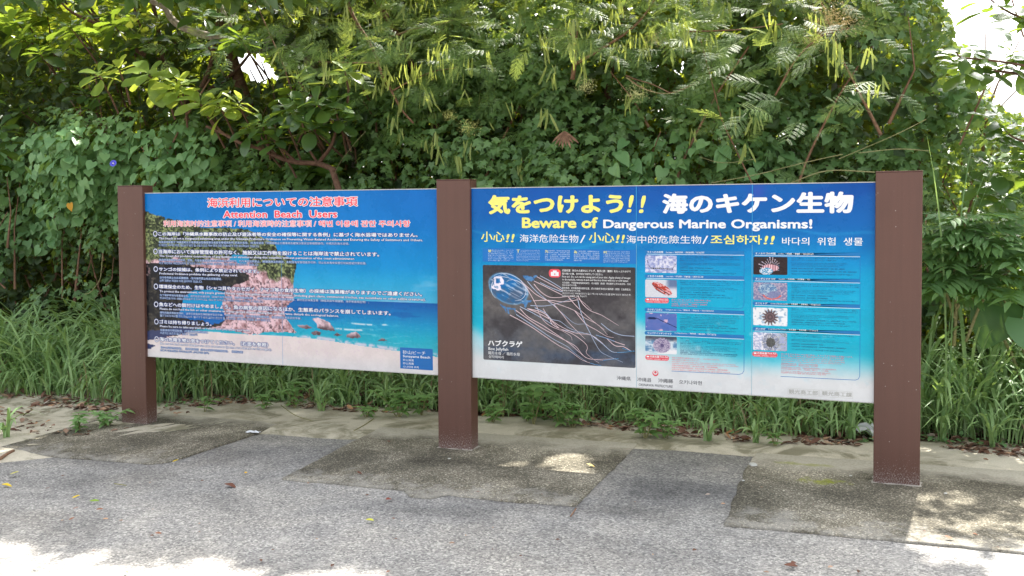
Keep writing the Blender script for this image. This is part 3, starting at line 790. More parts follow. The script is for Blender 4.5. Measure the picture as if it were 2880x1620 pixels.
YEL = (250, 236, 122); DK = (70, 72, 80)
text(RB, '気をつけよう', 1373.5, 1753, 549, 602.5, YEL, 4, 0.036, res=3)
text(RB, '!', 1762, 1775, 548.5, 598.5, YEL, 4, 0.02, shear=0.2); text(RB, '!', 1796, 1809, 549.5, 599.5, YEL, 4, 0.02, shear=0.2)
text(RB, '海のキケン生物', 1863, 2400, 545, 601.5, WHT, 4, 0.036, res=3)
text(RB, 'Beware of', 1468.5, 1681.5, 611.5, 641.5, YEL, 4, 0.028, res=3)
text(RB, 'Dangerous Marine Organisms!', 1697, 2284.5, 617.5, 649, WHT, 4, 0.024, res=3)
for s, a, b, t, d, c_, bo, sh in (('小心', 1353.5, 1419, 651, 680, YEL, .012, 0), ('!!', 1422, 1444, 658, 681, YEL, .012, .22), ('海洋危险生物', 1462, 1627, 659, 681.5, WHT, .002, 0), ('/', 1631, 1647, 661, 683, WHT, 0, 0),
        ('小心', 1656.5, 1727.5, 653.5, 682.5, YEL, .012, 0), ('!!', 1731, 1754, 660, 683, YEL, .012, .22), ('海中的危險生物', 1762, 1972.5, 661.5, 684, WHT, .002, 0), ('/', 1975, 1992, 663, 686, WHT, 0, 0),
        ('조심하자', 1998.5, 2143, 660.5, 686.5, YEL, .016, 0), ('!!', 2147, 2175, 663, 687, YEL, .012, .22), ('바다의  위험  생물', 2199.5, 2427, 667, 689, WHT, .006, 0)):
    text(RB, s, a, b, t, d, c_, 4, bo, shear=sh)
# the strip of five short notices
poly_flat(RB, 'notice_strip', [(1357.5, 698), (1789, 702.5), (1789.3, 742.5), (1358, 736)], 2, (0, 112, 190))
COLS = [(1373, 1444, '被', ['害にあわないために、なるべくク', 'ラゲ侵入防止ネットの中、または', '肌の露出を抑えて泳ぎましょう。万一、', '被害にあったら応急処置をし、病院に', '行きましょう。呼吸や心臓が止まった場', '合はすぐに人工呼吸、心臓マッサージ', 'を行い病院へ運んでください。'], 702),
 (1453, 1519, 'T', ['o avoid injuries, swim within the', 'anti-jellyfish nets, or wear swimwear', 'that covers as much skin as possible. If you', 'are stung, receive first aid, then go to a', 'hospital immediately. If you find a person', 'who is not breathing or in cardiac arrest,', 'perform CPR immediately and transport', 'them to a hospital.'], 702.5),
 (1532.5, 1603, '为', ['预防受伤，游泳时请尽量不要', '超出防水母网，同时减少肌肤', '外露。一旦受伤，要立即采取应急', '措施，并及时就医。若呼吸或心跳', '停止，请立即进行人工呼吸、胸外', '心脏按压并送往医院。'], 703.5),
 (1614, 1686, '為', ['了避免受傷，請儘量在防止水', '母入侵的網內游泳，並且避免', '露出肌膚。萬一受傷時，請採取緊', '急措施並就醫診治。呼吸或心臟停', '止時，請立刻實施心肺復甦術後送', '醫診治。'], 705),
 (1697, 1771, '피', ['해를 입지 않으려면 가급적 해파리', '침입 방지망 안에 있거나 피부', '노출을 줄이고 수영해야 합니다. 만일', '피해를 입었다면 응급처치 후 병원으로', '가십시오. 호흡과 심장 박동이 멈췄을', '때는 바로 인공 호흡 및 심장 마사지를', '실시한 뒤 병원으로 이송하십시오.'], 706)]
for x0, x1, cap, lines, y in COLS:
    text(RB, cap, x0, x0+9, y-0.5, y+7.8, YEL, 3, 0.01)
    p = 4.75 if len(lines) > 6 else 5.1
    if len(lines) == 8: p = 4.15
    for i, s in enumerate(lines):
        a = x0+(10 if i < 2 else 0); b = x1 if i < len(lines)-1 else x0+(x1-x0)*min(1, 0.08+len(s)/max(len(q) for q in lines))
        text(RB, s, a, b, y+i*p, y+i*p+p*0.68, PALE, 3, 0, res=1, name='small_print', small=True)
# the jellyfish picture
JX, JY, JS = 1320, 690, 3.37
def jelly(x, y, u, v):
    n1 = fbm(u*6, v*5, 5, 71); n2 = fbm(u*60, v*40, 4, 73)
    c = grad(v, [(0, (84, 80, 84)), (0.3, (96, 92, 94)), (0.6, (104, 102, 106)), (0.84, (92, 98, 110)), (0.87, (70, 88, 116)), (1, (92, 98, 112))])
    c = mixc(c, (128, 122, 120), sstep(0.45, 0.7, n1)*0.6*sstep(0.1, 0.3, v)); c = mixc(c, (66, 62, 68), sstep(0.5, 0.3, n1)*0.7)
    c = c*0.86*(1+0.25*(n2-0.5))[:, None]
    cx = (x-JX)*JS; cy = (y-JY)*JS
    a = rad(28); ex = ((cx-370)*math.cos(a)+(cy-410)*math.sin(a))/205; ey = (-(cx-370)*math.sin(a)+(cy-410)*math.cos(a))/140
    r = np.hypot(ex, ey)+0.06*(fbm(ex*2+5, ey*2+5, 3, 77)-0.5)
    bell = sstep(1.03, 0.93, r)
    bc = mixc((12, 108, 178), (70, 96, 128), sstep(0.3, 0.7, fbm(ex*2+9, ey*2, 4, 79)))
    st = fbm(ex*2.2+3*fbm(ex*1.5+2, ey*1.5, 3, 81), ey*7, 4, 83)
    bc = mixc(bc, (205, 215, 238), sstep(0.55, 0.72, st)*0.75)
    bc = mixc(bc, (140, 190, 225), np.exp(-((r-0.95)/0.05)**2)*0.6)
    c = mixc(c, bc, bell*0.95)
    for poly in ([(232, 298), (300, 290), (325, 330), (330, 365), (290, 372), (300, 415), (282, 425), (215, 412), (208, 395), (240, 375), (235, 340)],):
        m_ = in_poly(cx+14*(n2-.5), cy+14*(n2-.5), poly); hole = in_poly(cx, cy, [(248, 315), (290, 312), (296, 355), (255, 362)]) | in_poly(cx, cy, [(236, 385), (270, 382), (275, 408), (238, 404)])
        c = np.where((m_ & ~hole)[:, None], (240, 232, 246), c)
    # arms below and beside the bell
    for P in ([(500, 285), (560, 290), (600, 300), (612, 330), (590, 345), (540, 330)], [(610, 288), (650, 285), (640, 300), (605, 312)], [(290, 555), (345, 585), (350, 640), (330, 600), (300, 575)], [(350, 585), (440, 600), (445, 650), (425, 610), (370, 605), (385, 660), (365, 640)],
              [(480, 540), (560, 520), (600, 525), (560, 545), (530, 600), (520, 560)]):
        c = np.where(in_poly(cx+16*(n2-.5), cy+16*(n2-.5), P)[:, None], mixc((30, 96, 160), (120, 160, 200), n2), c)
    return c
u0, u1, zt, zb = box_on(1358.8, 745, 1011, 1787.5)
picture(RB, 'jellyfish_picture', u0, u1, zb, zt, 240, 150, jelly, 2, box=0.008)
T = [[(672,288),(760,335),(850,390),(885,415)], [(640,297),(740,350),(830,400),(885,432)], [(615,338),(680,370),(790,425),(880,470)], [(672,352),(760,395),(850,430),(885,440)],
 [(612,365),(640,400),(690,450),(760,490),(840,495),(930,485),(1000,490),(1080,540),(1160,615)], [(490,335),(540,400),(600,500),(640,580),(680,680),(760,760),(880,810),(960,860),(975,900)],
 [(550,340),(620,420),(700,490),(800,570),(900,660),(1000,740),(1095,745)], [(500,350),(570,410),(640,470),(760,530),(880,570),(1000,620),(1100,690),(1200,740),(1260,790),(1310,850)],
 [(605,525),(750,520),(900,535),(1030,515)], [(580,570),(700,575),(800,560),(900,530),(1000,500)], [(940,490),(1000,560),(1060,620),(1150,700),(1240,770),(1280,800)],
 [(1030,480),(1080,560),(1150,620),(1250,660),(1350,720),(1415,760)], [(480,580),(600,640),(740,720),(860,790),(1000,820),(1130,840),(1210,880)],
 [(440,615),(560,700),(700,790),(850,870),(1000,950),(1060,1020),(1120,1070),(1270,1090)], [(385,660),(480,710),(600,780),(700,850),(850,950),(950,1000),(1060,1080),(1145,1115),(1190,1130)],
 [(445,655),(560,730),(680,810),(800,890),(930,960),(1010,1030),(1110,1100)], [(480,600),(560,680),(700,760),(850,860),(950,930),(1040,1010),(1120,1070),(1210,1080),(1415,1073)],
 [(550,600),(650,640),(760,700),(860,790),(980,840),(1090,920),(1120,970),(1108,1015),(1150,1060),(1230,1115)], [(1030,520),(1060,640),(1100,740),(1150,840),(1190,920),(1240,1000),(1300,1040),(1455,1108)],
 [(800,560),(880,650),(950,740),(1040,830),(1100,890)], [(1000,620),(1100,740),(1200,800),(1300,860),(1370,875)], [(1250,740),(1340,810),(1440,850),(1565,862)],
 [(1200,850),(1300,880),(1400,920),(1475,945)], [(1300,880),(1380,950),(1460,960),(1530,1000)], [(1170,860),(1260,930),(1340,1000),(1400,1015),(1500,1010),(1565,1000)],
 [(700,600),(760,700),(800,760),(910,810)], [(560,600),(700,640),(820,740),(1000,830),(1150,850),(1270,930)], [(620,590),(720,640),(780,700),(860,720),(960,790),(1120,840)]]
for i, P in enumerate(T):
    Q = [on(JX+a/JS, JY+b/JS) for a, b in P]
    ribbon(RB, 'tentacle', Q, [0.0044, 0.0034, 0.0024, 0.0014] if len(P) > 4 else 0.0036, 3+(i % 4)*0.15, (228, 200, 206) if i % 3 else (176, 190, 218))
for P in ([(1200,850),(1300,880),(1380,910)], [(1450,975),(1530,1000),(1565,1005)], [(1270,1090),(1340,1080),(1415,1073)], [(1145,1115),(1200,1130),(1250,1140)], [(1400,1015),(1500,1010),(1565,1000)]):
    ribbon(RB, 'tentacle_tip', [on(JX+a/JS, JY+b/JS) for a, b in P], 0.0026, 3.8, (70, 150, 205))
for ang0, (cx, cy, rx, ry, a0, a1) in enumerate(((370,410,190,130,200,330), (370,410,160,95,150,300), (420,420,120,100,300,420), (330,400,120,130,100,230), (450,400,110,60,180,330))):
    P = []
    for k in range(7):
        t = rad(a0+(a1-a0)*k/6); a = rad(28)
        ex, ey = rx*math.cos(t), ry*math.sin(t)
        P.append(on(JX+(cx+ex*math.cos(a)-ey*math.sin(a))/JS, JY+(cy+ex*math.sin(a)+ey*math.cos(a))/JS))
    ribbon(RB, 'bell_highlight', P, [0.001, 0.0032, 0.001], 3.2, (214, 224, 244))
rbox(RB, 'first_aid_badge', 1544, 756.5, 780, 1577, 0.02, 3, (236, 82, 96))
rbox(RB, 'first_aid_case', 1549.5, 764.5, 776, 1571.5, 0.003, 4, WHT); rbox(RB, 'case_handle', 1555, 760.5, 764.5, 1566, 0.002, 4, WHT)
text(RB, '+', 1558, 1563, 768, 773.5, (236, 82, 96), 5, 0.03)
for s, x1, a, b, bo in (('応急処置：刺された部分はこすらず、触手に酢（食酢）をたっぷりかけて', 1774, 757, 763.5, .012), ('取り除いた後、氷や冷水で冷やしてください。', 1696, 766.5, 772.5, .012), ('First aid : Do not rub the stung part of your skin. Apply plenty of vinegar', 1774, 775, 782, .006),
        ('to the tentacle, remove it and cool the area down with ice or cold water.', 1768, 782.8, 789.3, .006), ('应急措施：不要揉搓被蜇刺的部位。将大量醋（食醋）倒在触手上并将其去除，然后', 1774, 792, 797.5, 0), ('用冰块或冷水冷敷。', 1623, 799.2, 803.8, 0),
        ('緊急措施：切勿搓揉被刺傷的位置，將水母觸手浸泡在大量的醋（食醋）之後再取出，', 1775, 806.5, 812.5, 0), ('然後以冰塊或冷水冰敷。', 1634, 814.5, 819, 0), ('응급처치:쏘인 부분을 만지지 말고 촉수에 식초(식용)를 듬뿍 끼얹어 떼어낸 후,', 1775, 821.5, 827.5, 0), ('얼음이나 찬물로 식혀 주십시오.', 1652, 828.8, 834, 0)):
    text(RB, s, 1581.5, x1, a, b, WHT, 4.6, bo, res=1, name='small_print', small=True)
text(RB, 'ハブクラゲ', 1373, 1469.5, 955, 972.5, WHT, 4, 0.028)
text(RB, 'Box Jellyfish', 1374, 1429.5, 976, 986.5, WHT, 4, 0.012)
text(RB, '箱形水母 ／ 箱形水母', 1373.5, 1462, 987.5, 996.5, WHT, 4); text(RB, '상자해파리', 1375, 1417, 998.5, 1006.5, WHT, 4)
# footer
text(RB, '沖縄県', 1734.5, 1774, 1057, 1068.5, DK, 3, 0.004); text(RB, '冲绳县', 1792, 1832, 1061, 1072.5, DK, 3, 0.004)
text(RB, '沖繩縣', 1851, 1893, 1064, 1075.5, DK, 3, 0.004); text(RB, '오키나와현', 1910, 1974, 1068, 1079.5, DK, 3, 0.008)
text(RB, 'OKINAWA PREFECTURE', 1796.5, 1892, 1078, 1085, DK, 3, 0.004)
lc = on(1843.5, 1049.5); s_ = abs(on(1853.5, 1049.5)[0]-lc[0])/10
for nm, dz, r, cc, ly in (('emblem_ring', 0, 8.4, (224, 78, 92), 3), ('emblem_ground', 1.9, 6.0, (226, 226, 228), 3.6), ('emblem_dot', 2.6, 3.5, (224, 78, 92), 4.2)):
    V = [(lc[0]+r*s_*math.cos(k*math.pi/16), lc[1]+dz*s_+r*s_*math.sin(k*math.pi/16)) for k in range(32)]
    flat(nm, V, [tuple(range(32))[::-1]], ly, ink(cc), RB)
LG = (172, 172, 166)
text(RB, '観光商工部', 2218.5, 2300, 1094, 1107, LG, 3, 0.01); text(RB, '観光商工課', 2312, 2396, 1099, 1112, LG, 3, 0.01)
for x0, x1, a, b in ((2216, 2303, 1091.5, 1109), (2304, 2398.5, 1096.5, 1115)):
    P = rrect(x0, a, b, x1, 0.004); ribbon(RB, 'sticker_edge', P+[P[0]], 0.0015, 2.5, (196, 196, 190), 0)

# the eight creature entries
BAR = (0, 116, 182); LINE = (214, 230, 238); INKD = (6, 70, 124); PK = (236, 104, 122)
def p_snake(x, y, u, v):
    n = fbm(u*14, v*8, 5, 91); m_ = fbm(u*50, v*30, 3, 92)
    c = mixc((140, 150, 200), (226, 224, 236), sstep(0.3, 0.7, n)); c = mixc(c, (92, 96, 140), sstep(0.66, 0.8, m_)*0.7)
    cv = 0.76-0.5*np.exp(-((u-0.04)/0.07)**2)-0.02*np.sin(u*5)-0.34*sstep(0.86, 0.98, u)
    body = (np.abs(v-cv) < 0.03)*(u > 0.05)*(u < 0.96)
    return np.where((body > 0)[:, None], mixc((30, 34, 48), (190, 190, 200), (np.sin(u*150) > 0.4)*1.0), c)
def p_cone(x, y, u, v):
    n = fbm(u*60, v*36, 4, 93); c = mixc((196, 200, 214), (236, 234, 236), n); c = mixc(c, (70, 96, 140), sstep(0.6, 0.8, u)*sstep(0.6, 0.3, v)*0.8)
    a = rad(30); ex = ((u-0.53)*1.75*math.cos(a)+(v-0.5)*math.sin(a))/0.62; ey = (-(u-0.53)*1.75*math.sin(a)+(v-0.5)*math.cos(a))/0.24
    m_ = np.hypot(ex, ey) < 1; k = fbm(ex*5, ey*4, 3, 94)
    s = mixc((232, 176, 178), (188, 66, 54), (k > 0.5)*1.0); s = mixc(s, (60, 50, 64), (np.abs(ey-0.35) < 0.1)*0.9+(ey > 0.8)*0.7)
    return np.where(m_[:, None], s, c)
def p_man(x, y, u, v):
    n = fbm(u*5, v*4, 4, 95); c = mixc((64, 104, 180), (112, 120, 186), n); c = mixc(c, (236, 190, 208), sstep(0.62, 0.76, fbm(u*6, v*5, 3, 96))*0.9)
    ln = np.abs(v-(0.3+0.75*(u-0.35)*sstep(0.3, 0.5, u))) < 0.022
    fl = (np.hypot((u-0.22)/0.15, (v-0.31)/0.07) < 1)
    return np.where(((ln & (u > 0.3)) | fl)[:, None], (16, 34, 84), c)
def p_anem(x, y, u, v):
    n = fbm(u*40, v*26, 4, 97); r = np.hypot((u-0.53)/0.28, (v-0.52)/0.42)+0.25*(n-0.5)
    c = mixc((214, 224, 232), (96, 140, 180), sstep(0.4, 0.7, fbm(u*6, v*6, 4, 98))); c = mixc(c, (60, 56, 70), sstep(0.35, 0.1, v)*0.8)
    c = mixc(c, (244, 242, 244), sstep(0.6, 0.85, v)*sstep(0.3, 0.5, u))
    return np.where((r < 1)[:, None], mixc((200, 186, 206), (96, 84, 128), sstep(0.35, 0.65, n)*0.7+0.5*(r < 0.25)), c)
def p_lion(x, y, u, v):
    n = fbm(u*40, v*26, 4, 101); c = mixc((40, 30, 34), (60, 46, 48), n)
    cx, cy = 0.53, 0.62; dx = (u-cx)*1.9; dy = cy-v; th = np.arctan2(dy, dx); r = np.hypot(dx, dy)
    spine = (np.abs(np.sin(th*11)) < 0.32) & (r < 0.62+0.12*np.sin(th*5)) & (dy > -0.15) & (dx < 0.45)
    c = np.where(spine[:, None], mixc((240, 214, 222), (70, 130, 180), (np.sin(r*60) > 0.5)*1.0), c)
    body = np.hypot((u-0.5)/0.24, (v-0.62)/0.2) < 1
    c = np.where(body[:, None], mixc((236, 190, 198), (120, 50, 70), (np.sin(u*90) > 0.3)*0.8), c)
    fin = np.hypot((u-0.38)/0.2, (v-0.8)/0.2) < 1
    return np.where(fin[:, None], mixc((60, 150, 190), (220, 226, 236), (n > 0.5)*1.0), c)
def p_stone(x, y, u, v):
    n = fbm(u*30, v*20, 5, 103); c = mixc((110, 118, 160), (196, 176, 190), sstep(0.3, 0.7, n))
    r = np.hypot((u-0.42)/0.28, (v-0.38)/0.32); c = np.where((r < 1)[:, None], mixc((84, 122, 168), (190, 206, 216), sstep(0.35, 0.7, n)), c)
    r2 = np.hypot((u-0.62)/0.2, (v-0.7)/0.22); c = np.where((r2 < 1)[:, None], mixc((160, 160, 190), (96, 106, 150), n), c)
    rim = np.abs(np.hypot((u-0.55)/0.27, (v-0.6)/0.33)-1) < 0.09
    return np.where((rim & (v > 0.7))[:, None], (220, 100, 88), c)
def p_star(x, y, u, v):
    n = fbm(u*14, v*10, 4, 105); c = mixc((236, 236, 238), (150, 176, 200), sstep(0.5, 0.7, n))
    dx = (u-0.5)*1.9; dy = v-0.52; th = np.arctan2(dy, dx); r = np.hypot(dx, dy)
    m_ = r < 0.27+0.2*np.abs(np.cos(th*7))**1.5
    k = fbm(u*60, v*44, 3, 106)
    return np.where(m_[:, None], mixc((100, 88, 108), (170, 130, 120), k)*(0.75+0.5*np.sin(r*40)[:, None]*0.3), c)
def p_urch(x, y, u, v):
    n = fbm(u*26, v*16, 5, 107); c = mixc((160, 170, 206), (238, 234, 240), sstep(0.35, 0.65, n)); c = mixc(c, (96, 110, 116), sstep(0.6, 0.9, u)*sstep(0.4, 0.7, n)*0.8)
    dx = (u-0.52)*1.9; dy = v-0.55; th = np.arctan2(dy, dx); r = np.hypot(dx, dy)
    m_ = (r < 0.26) | ((r < 0.5) & (np.sin(th*44) > 0.2))
    return np.where(m_[:, None], mixc((66, 62, 66), (110, 116, 110), n), c)
NOTE = {
 'A1': (['ウミヘビはコブラの仲間で強い神経毒をもっています。咬まれると神経がマヒして', '動くことができなくなります。ウミヘビの方から近よってくることもありますが、', '絶対にいたずらしないことです。', 'Sea snakes are related to cobras, having strong nerve poison. Stinging results in paralysis.', 'Sea snakes may approach divers, but under no condition should they be touched, bothered', 'or harassed.', '眼镜蛇的同类，有剧毒，有时会接近人群，请不要去捉弄。', '眼鏡蛇的同類，具有強烈神經毒，可能會主動接近人，不可加以捕捉。', '코브라의 한 종류로 맹독을 갖고 있습니다. 사람에게 접근하는 경우도 있습니다만 절대 장난치지 마십시오.'], [.98,.96,.4,.97,.96,.12,.54,.64,.9], [720.5,725.8,731.2,738.2,742,745.8,751.5,758.5,765.2]),
 'A2': (['殻の長さが１０㎝くらいになる大きな巻き貝で、赤茶色の網目もようがあります。', '神経毒なので刺されても痛みはほとんどありませんが、すぐに体がしびれ、おぼ', 'れる危険性があります。これまで多くの死亡例が報告されています。', 'These attractive snails have cone shaped shells about 10 cm (4-5 inches) long,', 'with a reddish brown, net-like pattern. The poison is a neurotoxin, which causes', 'almost no pain, but results in paralysis leading to danger of drowning.', '壳长10厘米左右的贝，有红褐色花纹。被刺有致死（危险）。', '殼約10cm的大型螺旋貝類，帶有紅褐色的網狀圖案，曾有死傷例（毒性）。', '껍질 길이가 10cm정도인 큰 고둥으로, 적갈색의 그물코 무늬가 있습니다.'], [.97,.96,.82,.86,.92,.72,.55,.75,.86], [788,793.2,798.4,805.5,809.5,813.5,819.5,826,832.5]),
 'A3': (['外洋性のクラゲで、風の強い日に岸に打ちよせられることがあります。青い浮き', 'ぶくろ（気胞体）で水面に浮き、その下面には数本の長い触手がたれ下がっています。', 'Usually floating in open tropical oceans, strong onshore winds sometimes blow these', 'intensely poisonous organisms ashore to bays and beaches. The blue, mauve or violet', 'float (pneumatophore) serves as a sail, with numerous long tentacles each bearing', 'many poison-filled nematocysts dangling deep below the surface.', '风大时可能被打到岸上，它用蓝色浮囊（气泡体）浮在水面上，下面垂着几根长触手。', '在強風的日子裡，可能會被海浪推至岸邊。藍色浮囊（氣泡體）浮在水面，下方則有數條長', '觸手垂下。', '바람이 강한 날에 물가로 밀려오기도 합니다. 푸른 부레(기포체)로 물 위에 뜨며, 아래쪽에는 긴 촉수가'], [.95,.99,.9,.9,.88,.66,.78,.93,.12,.9], [883.5,889,894,898,902,905.8,911,916.5,920.5,925.5]),
 'A4': (['直径 10～20cm のイソギンチャクで、とても強い毒をもっています。', 'イノー（礁池）でみかけます。潮干狩りやシュノーケリング中などに気づかずに刺される', 'ことがあります。症状が長びいたり、腎臓などが悪くなる場合もあるので、刺された', '場合は必ず病院でみてもらいましょう。', 'An extremely poisonous anemone, diameter 10-20 cm (4 to 8 inches).', 'Found in shallow lagoons, stinging occurs when carelessly snorkeling or reefwalking', 'at low tide. Injury is long lasting, especially to the kidney.', 'So, as in cases of coma, the victim should immediately visit a hospital.', '有剧毒。被刺可能会持续很久或加重，应及时送医院。', '屬劇毒類型。刺傷後症狀持續可能會出現腎臟惡化等情形，誤觸時應盡速就醫。', '매우 강력한 맹독을 보유하고 있습니다. 증상이 오래 가거나 심각해지는 경우도 있으므로'], [.8,1,.98,.45,.8,.93,.8,.9,.5,.93,.9], [949.5,955,959.5,963.6,968.5,972.5,976.3,980.2,984,988.5,993]),
 'B1': (['背ビレと腹ビレ、しりビレに毒があります。動きはゆっくりで、近づいてもあまり', '逃げません。おどろかせると背ビレをたてて威嚇します。', 'Dorsal, ventral and anal fins all contain venom. Like many poisonous creatures,', 'they move extremely slowly and even when chased hardly try to escape.', 'When surprised, the dorsal fins are raised in a threatening posture.', '游动迟缓，即使有人接近也很少逃开，受惊时背鳍竖起来威吓，背鳍、腹鳍、尾鳍有毒。', '動作緩慢，有人接近時也不會逃開。但受到驚嚇後會豎起背鰭威嚇對方。背鰭、腹鰭、臀鰭帶有毒性。', '움직임이 느리고 사람이 접근해도 도망가지 않습니다. 놀랐을 때는 등지느러미를 세워 위협합니다.'], [1,.68,.83,.78,.7,.8,.98,.92], [724,729.5,738.2,742.2,746.2,753,760.5,768.2]),
 'B2': (['色や形が石や岩によく似ている上に、じっとして動かないので知らずに踏みつけて', '刺されることがあります。砂の中にもぐっていたり、浅いところにもいるので注意', 'が必要です。', 'In addition to being the color and shape of stones and rocks, stonefish stay motionless', 'and therefore, stings often occur when they are carelessly stepped on. They also hide', 'in the rubble and sand in shallow water, so extra caution is necessary to avoid them.', '背鳍上有大而有毒的刺，多藏在岩石间，可能会在不知不觉中踩到。', '背鰭上的刺含有劇毒，隱匿於岩礁間，可刺穿橡膠鞋底。', '등지느러미에는 독주머니가 있습니다. 등지느러미 독은 매우 강해서 고무 장화도 뚫습니다.'], [1,1,.15,.95,.92,.87,.62,.55,1], [797,802,807,813.5,817.5,821.5,828.5,835.3,841.5]),
 'B3': (['直径30cmくらいで、毒のあるトゲのついた腕を 10～17 本もっています。昼間は', 'テーブルサンゴなどの下に隠れていることもあるので、むやみに手を入れないよう', 'にしましょう。', 'Diameter about 30 cm (12 inches), with about 10 to 17 arms bearing poisonous spines.', 'During the daytime they hide under table corals and ledges, so to avoid stings,', 'be careful where you put your hands.', '全身有剧毒棘刺，白天藏身于桌形珊瑚等之下。直径30厘米，有10～17条手臂。', '體表覆滿尖銳毒棘，以珊瑚礁等為棲地。直徑30cm，大約有10～17隻帶尖刺的口腕。', '산호초에 서식하며 산호를 먹이로 합니다. 직경 30cm이고 10~17개의 팔이 있습니다.'], [.98,.99,.18,.93,.86,.4,.97,.8,.88], [867,872,877,883.5,887.5,891.5,897.5,904,910]),
 'B4': (['トゲは折れやすく、刺されるとはげしい痛みがあります。折れたトゲが体内に', '残っていることもあるので病院でみてもらいましょう。', 'Spines break extremely easily, and stings are extremely painful.', 'When broken spines are stuck in your body, have them attended to at a hospital.', '刺很容易折断，断在皮肤里会疼痛得很厉害，要就医。', '尖刺容易折斷，若被刺到會感到劇烈疼痛，尖刺也有可能殘留在體內，請前往醫院就診。', '가시가 잘 부러지므로, 부러진 가시가 몸에 박혔을 경우에는 병원을 방문하십시오.'], [.93,.65,.65,.86,.48,.82,.78], [938,943,952.5,956.5,964.5,971.5,980])}
RNOTE = {
 'A2': (['傷をしぼり出しながら、早急に病院へ運ぶ。', 'To press tourniquet to the hospital immediately.', '压挤伤口，立刻去医院。／按壓傷口，速送醫院。', '상처부위를 누르면서 즉시 병원으로 이송.'], [1, .92, .91, .65], [840.5, 846.5, 852.5, 857.5], 2000),
 'A4': (['海水で刺胞球や触手をあらい流し、氷や冷水で冷やす。', '※酢は絶対に使わないで下さい。', '※ Do NOT treat with vinegar. Rinse with seawater. Use shovel, remove remaining', 'tentacles of spherical stinging capsules by flushing with seawater. Ice cold water.', '用海水冲洗刺胞球或触手，用冰或冷水冷敷。※请不要使用醋。', '以海水沖洗刺胞球和觸手後，再以冰塊或冷水冷敷患部。※請勿使用醋！', '씻어낸 후 얼음이나 찬물로 식혀 주십시오. 식초는 절대 사용하지 마십시오.'], [.70, .42, .93, .98, .68, .82, .86], [1003.5, 1009, 1015, 1019.5, 1025, 1031, 1037], 2082),
 'B4': (['目に見える大きなトゲは取り除き、４０～４５℃程度のお湯につける。', 'ビニール袋にお湯を入れ患部に当ててもよい。やけどに注意。', 'Remove visible spines and soak in hot water (as a tolerable', 'temperature of 40～45 ℃ (104～113 °F)) or apply plastic bag', 'of hot water, being careful not to burn the wound area.', '去除肉眼可见的大刺，浸泡40～45℃的热水里面。', '将热水装在塑料袋中，敷在受伤部位。小心烫伤。', '去除肉眼可見大小的尖刺後，將被刺傷的部位浸泡在40～45℃左右的熱水中。', '亦可以在塑膠袋內裝入熱水，然後敷在「傷口上」。小心燙傷。', '눈에 보이는 큰 가시는 뽑아내고, 40~45℃ 정도의 따뜻한 물에 담근다.', '비닐봉투에 따뜻한 물을 담아 환부에 댄다. 화상 주의.'], [.91, .8, .8, .8, .76, .47, .47, .7, .6, .63, .57], [993, 998.3, 1004, 1008.8, 1013.6, 1019.5, 1024, 1030, 1034.8, 1041, 1045.5], 2420)}
def entry(key, bx0, bx1, bt, title, tx1, sub, sx0, sx1, ph, tx, tw, fn, bh=10.5):
    rbox(RB, 'heading_bar', bx0, bt, bt+bh, bx1, 0.011, 2, BAR, (1, 0, 0, 1))
    u0, u1, zt, zb = box_on(bx0, bt, bt+bh, bx1)
    ribbon(RB, 'heading_rule', [(u0+0.012, zb-0.001), (u1, zb-0.001)], 0.0028, 2.6, LINE, 0)
    text(RB, title, bx0+8, tx1, bt+2.2, bt+bh-2.6, WHT, 3, 0.02)
    text(RB, sub, sx0, sx1, bt+3.2, bt+bh-2.2, WHT, 3, 0.008, res=1, name='small_print', small=True)
    pu0, pu1, pzt, pzb = box_on(ph[0], ph[1], ph[2], ph[3])
    picture(RB, 'creature_photo', pu0, pu1, pzb, pzt, 64, 40, fn, 2, box=0.008)
    lines, frac, ys = NOTE[key]
    for s, f_, y_ in zip(lines, frac, ys):
        text(RB, s, tx, tx+(tw-tx)*f_, y_, y_+3.6, INKD, 3, 0, res=1, name='small_print', small=True)
A = [('A1', 703.7, 'ウミヘビの仲間', 1865, 'Sea Snake ／ 海蛇的同类 ／ 海蛇的同類 ／ 바다뱀 종류', 1873, 1981, (1815, 718, 766.5, 1903), p_snake),
     ('A2', 771.3, 'イモガイの仲間', 1865, 'Cone Snails ／ 芋贝类群 ／ 芋螺科類 ／ 대롱조 청자고둥', 1873, 1978, (1815, 786, 835, 1903.5), p_cone),
     ('A3', 865, 'カツオノエボシ', 1863.5, "Portuguese man o' war ／ 僧帽水母 ／ 僧帽水母 ／ 작은부레관해파리", 1873, 2007, (1815, 879, 928.5, 1903.5), p_man),
     ('A4', 930.8, 'ウンバチイソギンチャク', 1888.5, 'Sea Wasp Anemone ／ 海蜂海葵 ／ 海蜂海葵 ／ 운바치말미잘', 1897.5, 2014, (1815, 944, 992.5, 1903.5), p_anem)]
for k, bt, t, tx1, sub, s0, s1, ph, fn in A:
    entry(k, 1813, 2093, bt, t, tx1, sub, s0, s1, ph, 1913, 2088, fn)
